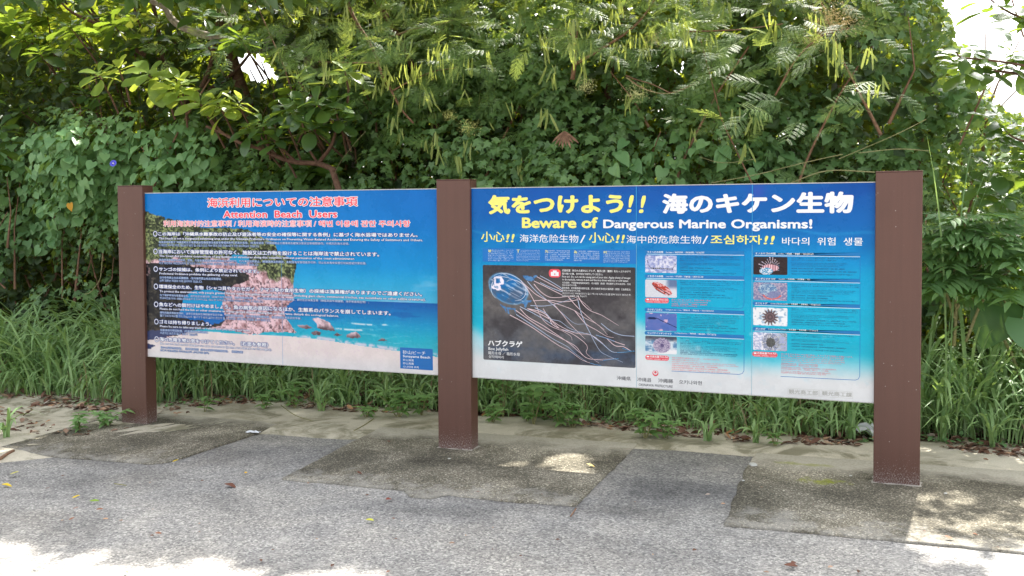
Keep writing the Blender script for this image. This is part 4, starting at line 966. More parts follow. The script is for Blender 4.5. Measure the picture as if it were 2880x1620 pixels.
Bc = [('B1', 707.7, 'ミノカサゴの仲間', 2181, 'Lionfish ／ 蓑鲉群 ／ 蓑鮋群 ／ 쏠배감펭 일종', 2189, 2288.5, (2119, 722, 771.8, 2214.5), p_lion),
     ('B2', 778.6, 'オニダルマオコゼ', 2181, 'Stonefish ／ 玫瑰毒鲉 ／ 玫瑰毒鮋 ／ 쑥치', 2190, 2278, (2119, 793.5, 843, 2214), p_stone),
     ('B3', 847.6, 'オニヒトデ', 2158, 'Crown-of-thorns starfish ／ 长棘海星 ／ 長棘海星 ／ 악마불가사리', 2167, 2307, (2118, 864, 914, 2214.5), p_star),
     ('B4', 919.2, 'ガンガゼ', 2152.5, 'Long-Spined Sea Urchin ／ 刺冠海胆 ／ 刺冠海膽 ／ 긴가시성게', 2161.5, 2300, (2118, 933.5, 983.5, 2213.5), p_urch)]
for k, bt, t, tx1, sub, s0, s1, ph, fn in Bc:
    entry(k, 2117, 2419, bt, t, tx1, sub, s0, s1, ph, 2226, 2415, fn)
for key, bx, by in (('A2', 1814.5, 837), ('A4', 1815, 997.5), ('B4', 2116, 988)):
    rbox(RB, 'first_aid_badge', bx, by, by+14.2, bx+(66.5 if bx < 2000 else 70.5), 0.014, 2, (230, 84, 98))
    k = 1.0 if bx < 2000 else 1.06
    text(RB, '応急処置', bx+13*k, bx+39*k, by+2, by+7.6, WHT, 3, 0.02); text(RB, 'First Aid', bx+41*k, bx+63*k, by+3, by+8, WHT, 3, 0.01)
    rbox(RB, 'case_mark', bx+4*k, by+3, by+7, bx+11*k, 0.002, 3, WHT)
    text(RB, '应急措施／緊急措施／응급처치', bx+4*k, bx+63*k, by+9.6, by+12.8, WHT, 3, 0, res=1, name='small_print', small=True)
    lines, frac, ys, xe = RNOTE[key]; x0 = bx+74.5 if bx < 2000 else bx+81
    for s, f_, y_ in zip(lines, frac, ys):
        text(RB, s, x0, x0+(xe-x0)*f_, y_, y_+3.9, PK, 3, 0, res=1, name='small_print', small=True)
for pts in ([(2093, 716), (2093, 778)], [(2093, 786), (2092.5, 858), (2088, 866), (2080, 868.5), (1888, 862)], [(2093, 880), (2093, 935)], [(2093, 948), (2092.5, 1042), (2088, 1050), (2079, 1053), (1889, 1043.5)],
            [(2419, 720), (2419, 786)], [(2419, 795), (2419, 860)], [(2419, 868), (2419, 928)], [(2419, 938), (2418, 1058), (2414, 1066), (2406, 1069), (2195.5, 1058.5)]):
    ribbon(RB, 'frame_line', [on(*p) for p in pts], 0.0028, 2.4, (0, 112, 186), 0)
_o = bpy.data.objects['letters']; bpy.data.objects.remove(_o)
# ------------------------------------------------------------------ foliage tools
def norm(a): return a/(np.linalg.norm(a, axis=-1, keepdims=True)+1e-9)
def frames(axis, nrm):                        # rotation matrices: local y = axis, local z = normal
    y = norm(axis); z = nrm-(nrm*y).sum(-1, keepdims=True)*y; z = norm(z); x = np.cross(y, z)
    return np.stack([x, y, z], -1)
def rowleaf(rows, droop=0.25, fold=0.12, wave=0.0, seed=0):
    """leaf of rows (t, half width[, back shift]) along +y; three vertices a row"""
    V = []; F = []; r = random.Random(seed)
    for i, q in enumerate(rows):
        t, wd = q[0], q[1]; s = q[2] if len(q) > 2 else 0
        z = -droop*t*abs(t)
        a = r.uniform(-wave, wave); b = r.uniform(-wave, wave)
        V += [(-wd, t+s, z+fold*wd+a), (0, t, z), (wd, t+s, z+fold*wd+b)]
    for i in range(len(rows)-1):
        a = 3*i; F += [(a, a+1, a+4, a+3), (a+1, a+2, a+5, a+4)]
    return np.array(V), np.array(F)
ALMOND = [rowleaf([(0, .015), (.12, .07), (.32, .16), (.55, .24), (.75, .265), (.9, .2), (.98, .09), (1.0, .02)], d, .22, .02, k) for k, d in enumerate((.15, .35, .02, .5))]
ALMOND_S = [rowleaf([(0, .02), (.35, .17), (.72, .265), (1.0, .06)], .25, .2)]
HEART = [rowleaf([(0.02, .22, -.16), (.08, .42, -.13), (.2, .50, -.05), (.42, .45), (.66, .28), (.88, .09), (1.0, .01)], d, .16, .02, k) for k, d in enumerate((.2, .4, .05))]
HEART_S = [rowleaf([(0.02, .30, -.15), (.2, .50, -.05), (.6, .33), (1.0, .02)], .3, .15)]
POD = [rowleaf([(0, .01), (.08, .035), (.3, .058), (.6, .06), (.9, .05), (1.0, .008)], d, .25, .006, k) for k, d in enumerate((.05, .18, -.1))]
def star_leaf(k=0, lob=5):
    r = random.Random(k); pts = []
    outline = [(0, -.02), (-.28, -.16), (-.50, .04), (-.30, .16), (-.62, .42), (-.26, .44), (0, 1.0), (.26, .44), (.62, .42), (.30, .16), (.50, .04), (.28, -.16)]
    V = [(0, .22, .0)]
    for x, y in outline:
        rr = math.hypot(x, y-.2); V.append((x*r.uniform(.9, 1.1), y, -0.18*rr*rr+r.uniform(-.03, .03)))
    F = [(0, i, i % 12+1) for i in range(1, 13)]
    return np.array(V), np.array(F)[:, ::-1]
STAR = [star_leaf(k) for k in range(3)]
def star_small():
    V = [(0, .15, 0), (-.5, .0, -.05), (-.2, .25, -.02), (-.55, .45, -.08), (0, 1.0, -.2), (.55, .45, -.08), (.2, .25, -.02), (.5, .0, -.05)]
    F = [(0, 2, 1, 7), (0, 6, 4, 2)]
    V = np.array(V)
    F = np.array([(0, 1, 7), (0, 2, 3), (0, 3, 4), (0, 4, 5), (0, 5, 6)])
    return V, F[:, ::-1]
STAR_S = [star_small()]
def frond(np_=6, nl=11, seed=0, L=1.0):
    """feathery twice-pinnate leaf, unit length"""
    r = random.Random(seed); V = []; F = []
    def quad(a, b, c, d):
        n = len(V); V.extend([a, b, c, d]); F.append((n, n+1, n+2, n+3))
    def P(t): return np.array([0, t, -0.28*t*t])
    def bar(a, b, w, z=(0, 0, 1)):
        d = b-a; s = np.cross(d, z); s = s/(np.linalg.norm(s)+1e-9)*w
        quad(a-s, a+s, b+s*.6, b-s*.6)
    for k in range(4): bar(P(k/4*.9), P((k+1)/4*.9), .006)
    for i in range(np_):
        t = .22+.68*i/(np_-1); o = P(t)
        pl = .40*(1-0.45*abs(i/(np_-1)-.35))*r.uniform(.9, 1.1)
        for sg in (-1, 1):
            ang = rad(58-20*i/np_+r.uniform(-6, 6)); d = np.array([sg*math.sin(ang), math.cos(ang), -0.12+r.uniform(-.08, .08)])
            prev = o
            for j in range(nl):
                q = o+d*pl*(j+1)/nl+np.array([0, 0, -.16*((j+1)/nl)**2*pl])
                side = np.cross(d, (0, 0, 1)); side /= np.linalg.norm(side)
                wl = pl*.17*math.sin(math.pi*(j+1.2)/(nl+1.6))**.5
                for s2 in (-1, 1):
                    dv = norm(side*s2+d*.45)*wl; th = norm(d)*pl/nl*.36
                    quad(prev+th*.2, prev+dv*.55+th*1.3-np.array([0, 0, .004]), prev+dv+th*.6-np.array([0, 0, .01]), prev+dv*.5-th*.5)
                prev = q
            bar(o, prev, .003)
    return np.array(V, float), np.array(F)
FROND = [frond(6, 9, k) for k in range(3)]
FROND_S = [frond(5, 5, k+7) for k in range(2)]
def pinnate(n=5, seed=0):
    """once-pinnate leaf with long leaflets (elder)"""
    r = random.Random(seed); V = []; F = []
    lv, lf = rowleaf([(0, .01), (.2, .11), (.5, .14), (.8, .08), (1, .01)], .3, .15)
    for i in range(n+1):
        t = .25+.6*i/n
        for sg in ((-1, 1) if i < n else (0,)):
            a = sg*rad(62-18*i/n+r.uniform(-8, 8)); sc = .48*r.uniform(.85, 1.1)
            R = np.array([[math.cos(a), math.sin(a), 0], [-math.sin(a), math.cos(a), 0], [0, 0, 1]])
            v = (lv*sc)@R.T*(1, 1, 1)+np.array([0, t, -.25*t*t]); nn = len(V); V.extend(v.tolist()); F.extend([[j+nn for j in f] for f in lf.tolist()])
    n0 = len(V); V += [(-.008, 0, 0), (.008, 0, 0), (.004, .85, -.18), (-.004, .85, -.18)]; F.append([n0, n0+1, n0+2, n0+3])
    return np.array(V), np.array(F)
PINN = [pinnate(5, k) for k in range(3)]
def merged(temps, R, T, S, var, smooth=False, name='foliage'):
    """all pieces in one mesh"""
    Vs = []; Fs = []; vs = []; n0 = 0; N_ = len(T); idx = np.arange(N_) % len(temps)
    for k, (tv, tf) in enumerate(temps):
        m_ = idx == k
        if not m_.any(): continue
        r, t, s = R[m_], T[m_], S[m_]
        V = np.einsum('nij,vj->nvi', r, tv)*s[:, None, None]+t[:, None]
        nn = len(tv); F = tf[None]+(np.arange(len(t))*nn)[:, None, None]+n0
        Vs.append(V.reshape(-1, 3)); Fs.append(F.reshape(-1, tf.shape[1])); vs.append(np.repeat(var[m_], nn)); n0 += V.shape[0]*nn
    return fast_mesh(name, np.concatenate(Vs), np.concatenate(Fs), smooth, var=np.concatenate(vs))

# sunlit spots on the ground: the gaps in the leaves that let the sun through
SPOTS = [(5.92, -.62, .26, .34), (6.4, -.9, .6, .7), (5.72, -.26, .09, .06), (5.62, -.52, .08, .07), (5.45, -.25, .05, .04), (5.14, .2, .09, .05), (5.62, -.35, .05, .04), (3.57, .02, .13, .14), (3.42, -.16, .13, .09), (3.70, -.10, .09, .10), (3.62, -.30, .11, .07), (3.2, -.3, .09, .05),
         (2.22, -.38, .12, .05), (.42, .56, .13, .03), (.98, .63, .13, .03), (1.6, .5, .08, .03), (.7, .4, .06, .03), (4.68, .2, .05, .05), (4.72, -.05, .06, .04), (4.3, .15, .06, .04), (4.5, .02, .05, .03), (1.1, -.5, .1, .04), (3.0, .1, .07, .04),
         (-1.0, -1.9, .25, .1), (-.3, -1.75, .16, .06), (.3, -2.0, .16, .05)]
def lit_edge(x): return np.interp(x, [-2, 1.0, 1.3, 1.8, 2.2, 2.6, 2.8, 3.3, 3.5, 3.8, 5.0, 5.6, 7], [-2.3, -2.15, -2.05, -2.2, -2.2, -1.99, -2.08, -2.0, -2.05, -2.35, -2.4, -2.2, -1.0])+0.10*(fbm(x*2.6+3, x*0+2.0, 3, 8)-.5)*2
def shade_ok(P, r=0.05):
    """False for pieces that would darken a sunlit spot"""
    k = (P[:, 2]-gz(P[:, 0], 0))/SUN_D[2]
    gx = P[:, 0]-SUN_D[0]*k; gy = P[:, 1]-SUN_D[1]*k
    ok = np.ones(len(P), bool)
    for cx, cy, rx, ry in SPOTS:
        ok &= ~((((gx-cx)/(rx+r))**2+((gy-cy)/(ry+r))**2) < 1)
    ok &= ~((gy < lit_edge(gx)))
    ok &= ~((gx > 5.62) & (gy < -1.02+0.35*(gx-5.62)*0))
    return ok
SKY = [[(2368, -400), (2372, 0), (2392, 55), (2418, 140), (2440, 180), (2486, 210), (2504, 262), (2530, 280), (2640, 300), (4000, 200), (4000, -400)],
       [(575, 140), (622, 128), (662, 138), (692, 172), (672, 208), (610, 196)], [(372, 0), (396, 0), (404, 20), (384, 34)], [(560, 118), (585, 112), (590, 132), (566, 138)],
       [(735, 205), (752, 205), (752, 222), (735, 220)], [(475, 20), (492, 20), (490, 45), (476, 42)], [(520, 98), (545, 96), (548, 118), (524, 120)], [(2228, 118), (2246, 116), (2250, 140), (2232, 142)], [(1270, 45), (1290, 45), (1290, 60), (1272, 58)]]
def sky_ok(P, which=None):
    x, y, z = proj(P); ok = np.ones(len(P), bool)
    for i, poly in enumerate(SKY):
        if which is not None and i not in which: continue
        ok &= ~in_poly(x, y, poly)
    return ok

def place(root, part, mat, temps, P, A, Nn, S, parts=0, small=None, rest='foliage', score=None, smooth=True, check=True, sky=True, label=None):
    """put pieces at P with axis A and normal Nn; the `parts` that show best become objects, the rest one mesh"""
    if check:
        k = shade_ok(P)
        if sky: k &= sky_ok(P) & sky_ok(P+norm(A)*(S*.8)[:, None])
        P, A, Nn, S = P[k], A[k], Nn[k], S[k]
    if not len(P): return
    R = frames(A, Nn); var = RNG.random(len(P)); base = np.array(root.location)
    sel = np.zeros(len(P), bool)
    if parts:
        x, y, z = proj(P); inside = (x > 0) & (x < 2576) & (y > 0) & (y < 1449)
        sc = np.where(inside, S/z*(0.35+np.abs((R[:, :, 2]*norm(CAM_P-P)).sum(-1))), -1)
        if score is not None: sc = np.where(inside, score[k] if check else score, -1)
        # pieces nearest to the viewer in each direction show; rank by depth in coarse cells
        cell = (x/22).astype(int)*1000+(y/22).astype(int)
        first = np.zeros(len(P), bool); o = np.argsort(z); _, fi = np.unique(cell[o], return_index=True); first[o[fi]] = True
        sc = sc*np.where(first, 3.0, 1.0)
        o = np.argsort(-sc)[:parts]; o = o[sc[o] > 0]; sel[o] = True
        ms = [fast_mesh(part, v, f, smooth) for v, f in temps]
        for m_ in ms: m_.materials.append(mat)
        for n_, i in enumerate(o):
            ob = bpy.data.objects.new(part, ms[n_ % len(ms)]); C.objects.link(ob); ob.parent = root
            M = np.eye(4); M[:3, :3] = R[i]*S[i]; M[:3, 3] = P[i]-base
            ob.matrix_basis = Matrix(M.tolist())
    r = ~sel
    if r.any():
        me = merged(small or temps, R[r], P[r]-base, S[r], var[r], smooth, rest)
        link(rest, me, root, mat, kind='stuff')
def rnd(n, a=0.0, b=1.0): return RNG.uniform(a, b, n)
def rdir(n): return norm(RNG.normal(size=(n, 3)))

M_ALM = leaf_mat('broad_leaf', (0.022, 0.06, 0.03), (0.07, 0.14, 0.04), (0.42, 0.58, 0.05), 0.26, 0.7, 0.34, 1.5)
M_ALM_SUN = leaf_mat('sunlit_broad_leaf', (0.15, 0.27, 0.06), (0.27, 0.38, 0.08), (0.60, 0.68, 0.09), 0.38, 0.4, 0.5, 1.2)  # paler copy of the broad leaf: sunlight on the front rosettes put into the colour
M_HEART = leaf_mat('heart_leaf', (0.09, 0.22, 0.085), (0.22, 0.39, 0.17), (0.40, 0.55, 0.08), 0.45, 0.35, 0.26, 1.2)
M_VINE = leaf_mat('lobed_leaf', (0.05, 0.125, 0.045), (0.17, 0.30, 0.12), (0.52, 0.64, 0.07), 0.42, 0.45, 0.30, 1.3)
M_FROND = leaf_mat('feathery_leaf', (0.07, 0.15, 0.055), (0.18, 0.29, 0.105), (0.60, 0.72, 0.14), 0.5, 0.3, 0.46, 1.15)
M_POD = leaf_mat('pod', (0.26, 0.36, 0.10), (0.40, 0.46, 0.16), (0.56, 0.62, 0.10), 0.45, 0.35, 0.38, 1.0)
M_ELDER = leaf_mat('elder_leaf', (0.07, 0.16, 0.06), (0.14, 0.26, 0.10), (0.30, 0.5, 0.06), 0.5, 0.35, 0.34, 1.25)
M_GRASS = leaf_mat('grass_blade', (0.16, 0.31, 0.115), (0.33, 0.48, 0.205), (0.40, 0.56, 0.12), 0.42, 0.45, 0.30, 1.1)
M_FAR = leaf_mat('far_leaf', (0.025, 0.065, 0.02), (0.07, 0.13, 0.03), (0.55, 0.63, 0.045), 0.45, 0.4, 0.40, 1.2)
M_DEEP_SHADE = leaf_mat('inner_leaf_shade', (0.012, 0.032, 0.014), (0.04, 0.075, 0.028), (0.40, 0.46, 0.04), 0.5, 0.3, 0.2, 1.2)  # colour kept very dark to paint the deep shade inside the thicket
M_TARO = leaf_mat('taro_leaf', (0.06, 0.15, 0.05), (0.09, 0.20, 0.07), (0.2, 0.34, 0.05), 0.4, 0.4, 0.15, 1.2)
M_BARK = bark_mat('red_brown_bark', (0.07, 0.036, 0.025), (0.20, 0.115, 0.078))
M_PALE = bark_mat('pale_bark', (0.20, 0.165, 0.13), (0.46, 0.40, 0.34), 18)
M_DEAD = bark_mat('dead_stuff', (0.13, 0.07, 0.045), (0.34, 0.20, 0.13), 30)
M_TWIG = bark_mat('green_twig', (0.16, 0.16, 0.06), (0.36, 0.33, 0.17), 30)

# ------------------------------------------------------------------ trees at the left: large leathery leaves in rosettes
def rosettes(cent, nl, L, up=0.55, spread=0.35):
    """leaves radiating from each branch end"""
    n = len(cent); k = nl
    c = np.repeat(cent, k, 0); m_ = len(c)
    tilt = norm(np.stack([rnd(n, -.5, .5), rnd(n, -.9, .1), np.full(n, 1.0)], -1)); tilt = np.repeat(tilt, k, 0)
    a = np.tile(np.arange(k)*2.4, n)+np.repeat(rnd(n, 0, 6), k)
    e1 = norm(np.cross(tilt, np.array([1.0, .1, 0]))); e2 = np.cross(tilt, e1)
    rad_ = e1*np.cos(a)[:, None]+e2*np.sin(a)[:, None]
    lift = np.tile(np.linspace(-.25, 1.1, k), n)+rnd(m_, -.2, .2)
    ax = norm(rad_+tilt*(lift*up)[:, None])
    nr = norm(tilt*1.0-rad_*(lift*.5)[:, None]+rdir(m_)*.22)
    S = np.repeat(L*rnd(n, .85, 1.15), k)*rnd(m_, .7, 1.15)*np.tile(np.linspace(1.05, .7, k), n)
    return c+ax*0.01+tilt*np.tile(np.linspace(-.04, .03, k), n)[:, None], ax, nr, S
def tube_obj(root, name, pts, r0, r1, mat, n=8, sm=5, **pr):
    P = crom([np.asarray(p)-np.array(root.location) for p in pts], sm)
    mb = MB(); mb.tube(P, list(np.linspace(r0, r1, len(P))), n)
    return mb.obj(name, mat, root, True, **pr)
b0 = (-1.2, 3.1, float(gz(-1.2, 3.1)))
alm = thing('sea_almond_tree', 'broad-leaved tree with red-brown limbs and big leathery leaves at the upper left', 'tree', b0)
tube_obj(alm, 'trunk', [b0, (-1.15, 3.05, 0.8), (-.95, 2.95, 1.7), (-.9, 2.9, 2.4), (-1.3, 3.0, 3.4), (-1.6, 3.2, 4.3)], .11, .05, M_BARK, 10)
for px, Y, r in (([(480, 240), (462, 215), (420, 165), (370, 140), (310, 105), (255, 65), (200, -10)], 2.7, .045), ([(470, 260), (440, 230), (415, 165), (395, 60), (380, -20)], 2.9, .04), ([(500, 235), (525, 180), (540, 110), (548, 40)], 2.6, .03),
                 ([(395, 135), (350, 60), (330, -20)], 2.5, .018), ([(255, 65), (180, 30), (140, -10)], 2.6, .02), ([(490, 245), (560, 205), (600, 170), (640, 120)], 2.8, .028), ([(300, 335), (260, 318), (215, 295), (190, 285)], 2.3, .022), ([(330, 300), (310, 250), (300, 200)], 2.4, .015)):
    tube_obj(alm, 'limb', [atd(x, y, Y+0.1*math.sin(x)) for x, y in px], r, r*.45, M_BARK)
lowb = [[(842, 415+16), (835, 425), (800, 412), (745, 408), (700, 395), (650, 372), (610, 362), (560, 335), (520, 318)], [(800, 412), (830, 372), (842, 340), (850, 300)], [(745, 408), (700, 365), (668, 330)], [(800, 411), (780, 380), (765, 345)], [(835, 425), (850, 470), (870, 540)], [(700, 395), (662, 352), (655, 335)], [(560, 335), (530, 300), (505, 262)]]
for i, px in enumerate(lowb):
    tube_obj(alm, 'limb', [atd(x, y, 1.35+0.04*math.sin(x*.05)) for x, y in px], (.026, .018, .014, .013, .026, .012, .012)[i], (.013, .010, .008, .008, .03, .008, .008)[i], M_BARK, label='rough orange-brown lower limb' if i == 0 else '')
# hand-placed bright rosettes in the foreground, then the mass behind
near = [(300, 175, 1.25), (250, 190, 1.3), (375, 188, 1.2), (440, 228, 1.2), (405, 208, 1.3), (455, 215, 1.25), (545, 255, 1.2), (560, 278, 1.15), (600, 265, 1.2), (505, 262, 1.2), (750, 205, 1.15), (868, 180, 1.15), (735, 262, 1.1), (765, 285, 1.1), (800, 265, 1.1), (840, 268, 1.2), (660, 315, 1.15), (715, 300, 1.15), (785, 320, 1.15), (630, 330, 1.2), (690, 350, 1.2), (850, 300, 1.3), (80, 370, 1.9), (610, 115, 2.0), (180, 190, 2.1), (130, 120, 2.2), (60, 90, 2.2), (215, 240, 2.0), (90, 210, 2.2), (880, 330, 1.9), (420, 300, 1.9)]
yc = np.array([atd(x, y, Y) for x, y, Y in near])
Pn, An, Nn, Sn = rosettes(yc[:12], 10, .23)
place(alm, 'leaf', M_ALM_SUN, ALMOND, Pn, An, Nn, Sn, parts=110, rest='sunlit_foliage')
Pn, An, Nn, Sn = rosettes(yc[12:], 11, .22)
n = 420
cx = np.stack([rnd(n, -6.5, 1.2), 1.55+3.2*rnd(n)**1.3, rnd(n, 1.7, 4.6)], -1)
px_, py_, _ = proj(cx)
keep = (px_ < 900-0.35*np.abs(py_-150)) & (cx[:, 2] < 4.6-0.12*np.abs(cx[:, 0]+2)) & ((cx[:, 1] > 2.5) | (py_ > 20))
cx = cx[keep]
P2, A2, N2, S2 = rosettes(cx, 11, .23)
Pn, An, Nn, Sn = [np.concatenate(q) for q in ((Pn, P2), (An, A2), (Nn, N2), (Sn, S2))]
place(alm, 'leaf', M_ALM, ALMOND, Pn, An, Nn, Sn, parts=185, small=ALMOND)
# twigs to the rosettes
mb = MB()
for c_ in np.concatenate([yc, cx[:160]]):
    e = c_+np.array([rnd(1)[0]*.2-.1, rnd(1)[0]*.35+.1, -.22-.15*rnd(1)[0]])
    mb.tube([e-np.array(b0), (c_+e)/2-np.array(b0)+(.02, 0, -.02), c_-np.array(b0)], [.011, .009, .006], 5, False)
mb.obj('twigs', M_BARK, alm, True, kind='stuff')

b1 = (.4, 3.4, float(gz(.4, 3.4)))
pale = thing('pale_limbed_tree', 'tree whose pale grey limb slants across the top left of the view', 'tree', b1)
tube_obj(pale, 'trunk', [b1, (.35, 3.3, 1.2), (.15, 3.0, 2.4), (-.2, 2.6, 3.3), tuple(atd(655, 122, 2.15)), tuple(atd(600, 108, 2.1))], .07, .045, M_PALE, 10)
tube_obj(pale, 'limb', [atd(x, y, 2.1) for x, y in ((655, 122), (600, 108), (560, 98), (500, 84), (455, 66), (430, 45), (415, 20), (370, -5), (340, -40))], .045, .028, M_PALE, 10)
tube_obj(pale, 'limb', [atd(x, y, 2.05) for x, y in ((598, 108), (590, 90), (578, 62), (558, 20), (548, -20))], .026, .018, M_PALE)
tube_obj(pale, 'limb', [atd(x, y, 2.05) for x, y in ((578, 55), (590, 30), (598, -20))], .017, .012, M_PALE)
c1 = np.array([atd(x, y, Y) for x, y, Y in ((615, 118, 2.0), (650, 108, 2.1), (640, 60, 2.3), (560, -30, 2.2), (480, -30, 2.3), (700, 90, 2.4))])
P_, A_, N_, S_ = rosettes(np.concatenate([c1, np.stack([rnd(40, -2.5, 1.0), rnd(40, 2.4, 4.2), rnd(40, 3.3, 4.5)], -1)]), 10, .19)
place(pale, 'leaf', M_ALM, ALMOND, P_, A_, N_, S_, parts=60)

# ------------------------------------------------------------------ feathery trees with hanging pods
def feather_tree(label, base, tr, limbs, boxes, nfr, npod, seed, podpts=(), extra=()):
    t = thing('leucaena_tree', label, 'tree', base, 'feathery pod-bearing trees')
    tube_obj(t, 'trunk', tr, .05, .02, M_BARK, 8)
    for px, Y, r in limbs:
        tube_obj(t, 'limb', [atd(x, y, Y) for x, y in px], r, r*.5, M_DEAD, 7)
    P = []
    for (x0, x1, y0, y1, z0, z1, q) in boxes:
        k = int(nfr*q); P.append(np.stack([rnd(k, x0, x1), y0+(y1-y0)*rnd(k)**1.4, rnd(k, z0, z1)], -1))
    P = np.concatenate(P+([np.array(extra)] if len(extra) else [])); m_ = len(P)
    A = norm(np.stack([rnd(m_, -1, 1), rnd(m_, -.9, .1), rnd(m_, -.45, .45)], -1)); Nn = norm(np.stack([rnd(m_, -.3, .3), rnd(m_, -1.1, -.3), np.ones(m_)*.8], -1))
    place(t, 'frond', M_FROND, FROND, P, A, Nn, rnd(m_, .19, .30), parts=240, small=FROND_S+FROND, smooth=False)
    # pods hang in bunches
    C_ = []
    if len(podpts): C_.append(np.repeat(np.array([atd(x, y, Y) for x, y, Y in podpts]), RNG.integers(2, 8, len(podpts)), 0))
    q = P[RNG.integers(0, m_, npod//5)]; C_.append(np.repeat(q, 5, 0))
    C_ = np.concatenate(C_); k = len(C_)
    C_ = C_+np.stack([rnd(k, -.05, .05), rnd(k, -.05, .05), rnd(k, -.03, .03)], -1)
    A = norm(np.stack([rnd(k, -.75, .75)*rnd(k), rnd(k, -.4, .4), -np.ones(k)], -1)); Nn = norm(np.stack([rnd(k, -1, 1), -np.ones(k)*.8, rnd(k, -.1, .1)], -1))
    place(t, 'pod', M_POD, POD, C_, A, Nn, rnd(k, .08, .17), parts=160, rest='pods', smooth=True)
    return t
pp = [(735, 170, 1.45), (805, 140, 1.5), (850, 170, 1.5), (880, 190, 1.5), (905, 150, 1.5), (960, 190, 1.45), (990, 195, 1.45), (1050, 160, 1.4), (1085, 120, 1.4), (1070, 230, 1.4), (1010, 240, 1.45), (1110, 110, 1.4), (1140, 180, 1.45), (1170, 230, 1.4), (1185, 150, 1.4), (1095, 330, 1.4), (1120, 370, 1.35), (1080, 350, 1.4), (1150, 400, 1.3), (1180, 360, 1.4), (1210, 260, 1.5), (1255, 270, 1.4), (1275, 260, 1.4), (1300, 400, 1.4), (1235, 300, 1.4), (1010, 330, 1.4), (990, 290, 1.4), (790, 0, 1.5), (740, 0, 1.5), (870, 240, 1.5), (980, 160, 1.4), (1015, 180, 1.4), (1040, 200, 1.4), (1130, 150, 1.4), (1160, 190, 1.4), (1095, 170, 1.4), (940, 210, 1.4), (900, 215, 1.45), (835, 185, 1.5)]
feather_tree('feathery pod-laden tree arching over the middle post from the left', (1.3, 2.9, float(gz(1.3, 2.9))), [(1.3, 2.9, 0.0), (1.35, 2.8, 1.0), (1.5, 2.6, 2.0), (1.3, 2.2, 3.0), (.9, 1.9, 3.8)],
    [([(865, -30), (880, 20), (900, 62), (925, 100), (945, 140), (960, 185), (985, 230), (1010, 275), (1040, 310)], 1.5, .017), ([(945, 158), (880, 158), (800, 155)], 1.5, .007), ([(880, 15), (860, 10), (820, 0)], 1.5, .007), ([(985, 230), (1030, 205), (1090, 180), (1150, 170)], 1.5, .007), ([(925, 100), (990, 90), (1060, 70), (1120, 75)], 1.5, .006)],
    [(-.7, 2.6, 1.2, 2.3, 2.7, 3.7, .36), (.6, 2.6, 1.25, 2.2, 2.5, 3.2, .12), (1.2, 2.9, 1.4, 2.2, 1.9, 2.6, .05), (.3, 2.6, .9, 1.35, 2.65, 3.25, .14)], 620, 150, 1, pp)
pp2 = [(1490, 90, 1.5), (1520, 120, 1.5), (1545, 140, 1.5), (1570, 95, 1.5), (1600, 80, 1.5), (1620, 110, 1.5), (1640, 70, 1.5), (1505, 60, 1.5), (1550, 30, 1.5), (1460, 130, 1.5), (1475, 170, 1.5), (1445, 100, 1.5), (1690, 60, 1.6), (1625, 215, 1.5), (1640, 240, 1.5), (1655, 255, 1.5), (1595, 240, 1.5), (1380, 80, 1.45), (1385, 170, 1.45), (1395, 190, 1.4), (1350, 60, 1.5), (2090, 110, 1.4), (2110, 120, 1.4), (2130, 100, 1.4), (2075, 140, 1.4), (2105, 150, 1.4), (2050, 30, 1.5), (1930, 40, 1.6), (1950, 60, 1.6), (1740, 320, 1.5), (1700, 350, 1.5), (2200, 130, 1.4), (2230, 190, 1.4), (2090, 90, 1.4), (1370, 280, 1.35), (1700, 110, 1.5), (1790, 90, 1.5), (1850, 280, 1.5), (1900, 290, 1.5)]
feather_tree('feathery pod-bearing tree standing behind the middle of the right board', (3.3, 2.8, float(gz(3.3, 2.8))), [(3.3, 2.8, 0.05), (3.28, 2.7, 1.2), (3.1, 2.5, 2.2), (3.3, 2.3, 3.2), (3.6, 2.3, 4.0)],
    [([(1450, 160), (1500, 130), (1550, 100), (1600, 62), (1640, 10), (1655, -30)], 1.55, .013), ([(1440, 200), (1448, 130), (1452, 60)], 1.7, .02), ([(1450, 95), (1420, 78), (1370, 70)], 1.5, .008), ([(1575, 195), (1625, 225), (1680, 235), (1750, 210)], 1.45, .006), ([(1950, 240), (1995, 160), (2040, 110), (2080, 85), (2140, 70)], 1.6, .008), ([(1700, 80), (1850, 75), (1970, 60)], 1.6, .007), ([(1575, 190), (1600, 200), (1640, 212), (1690, 236)], 1.45, .006)],
    [(2.4, 4.2, 1.3, 2.2, 2.8, 3.4, .2), (3.6, 4.4, 1.25, 2.2, 2.0, 3.2, .12), (4.4, 5.2, 1.2, 2.1, 2.6, 3.3, .08), (4.4, 5.6, .95, 1.5, 1.25, 1.75, .05), (2.6, 4.4, .95, 1.35, 2.65, 3.2, .12), (4.2, 5.4, 1.0, 1.35, 2.0, 2.7, .05)], 620, 140, 2, pp2)

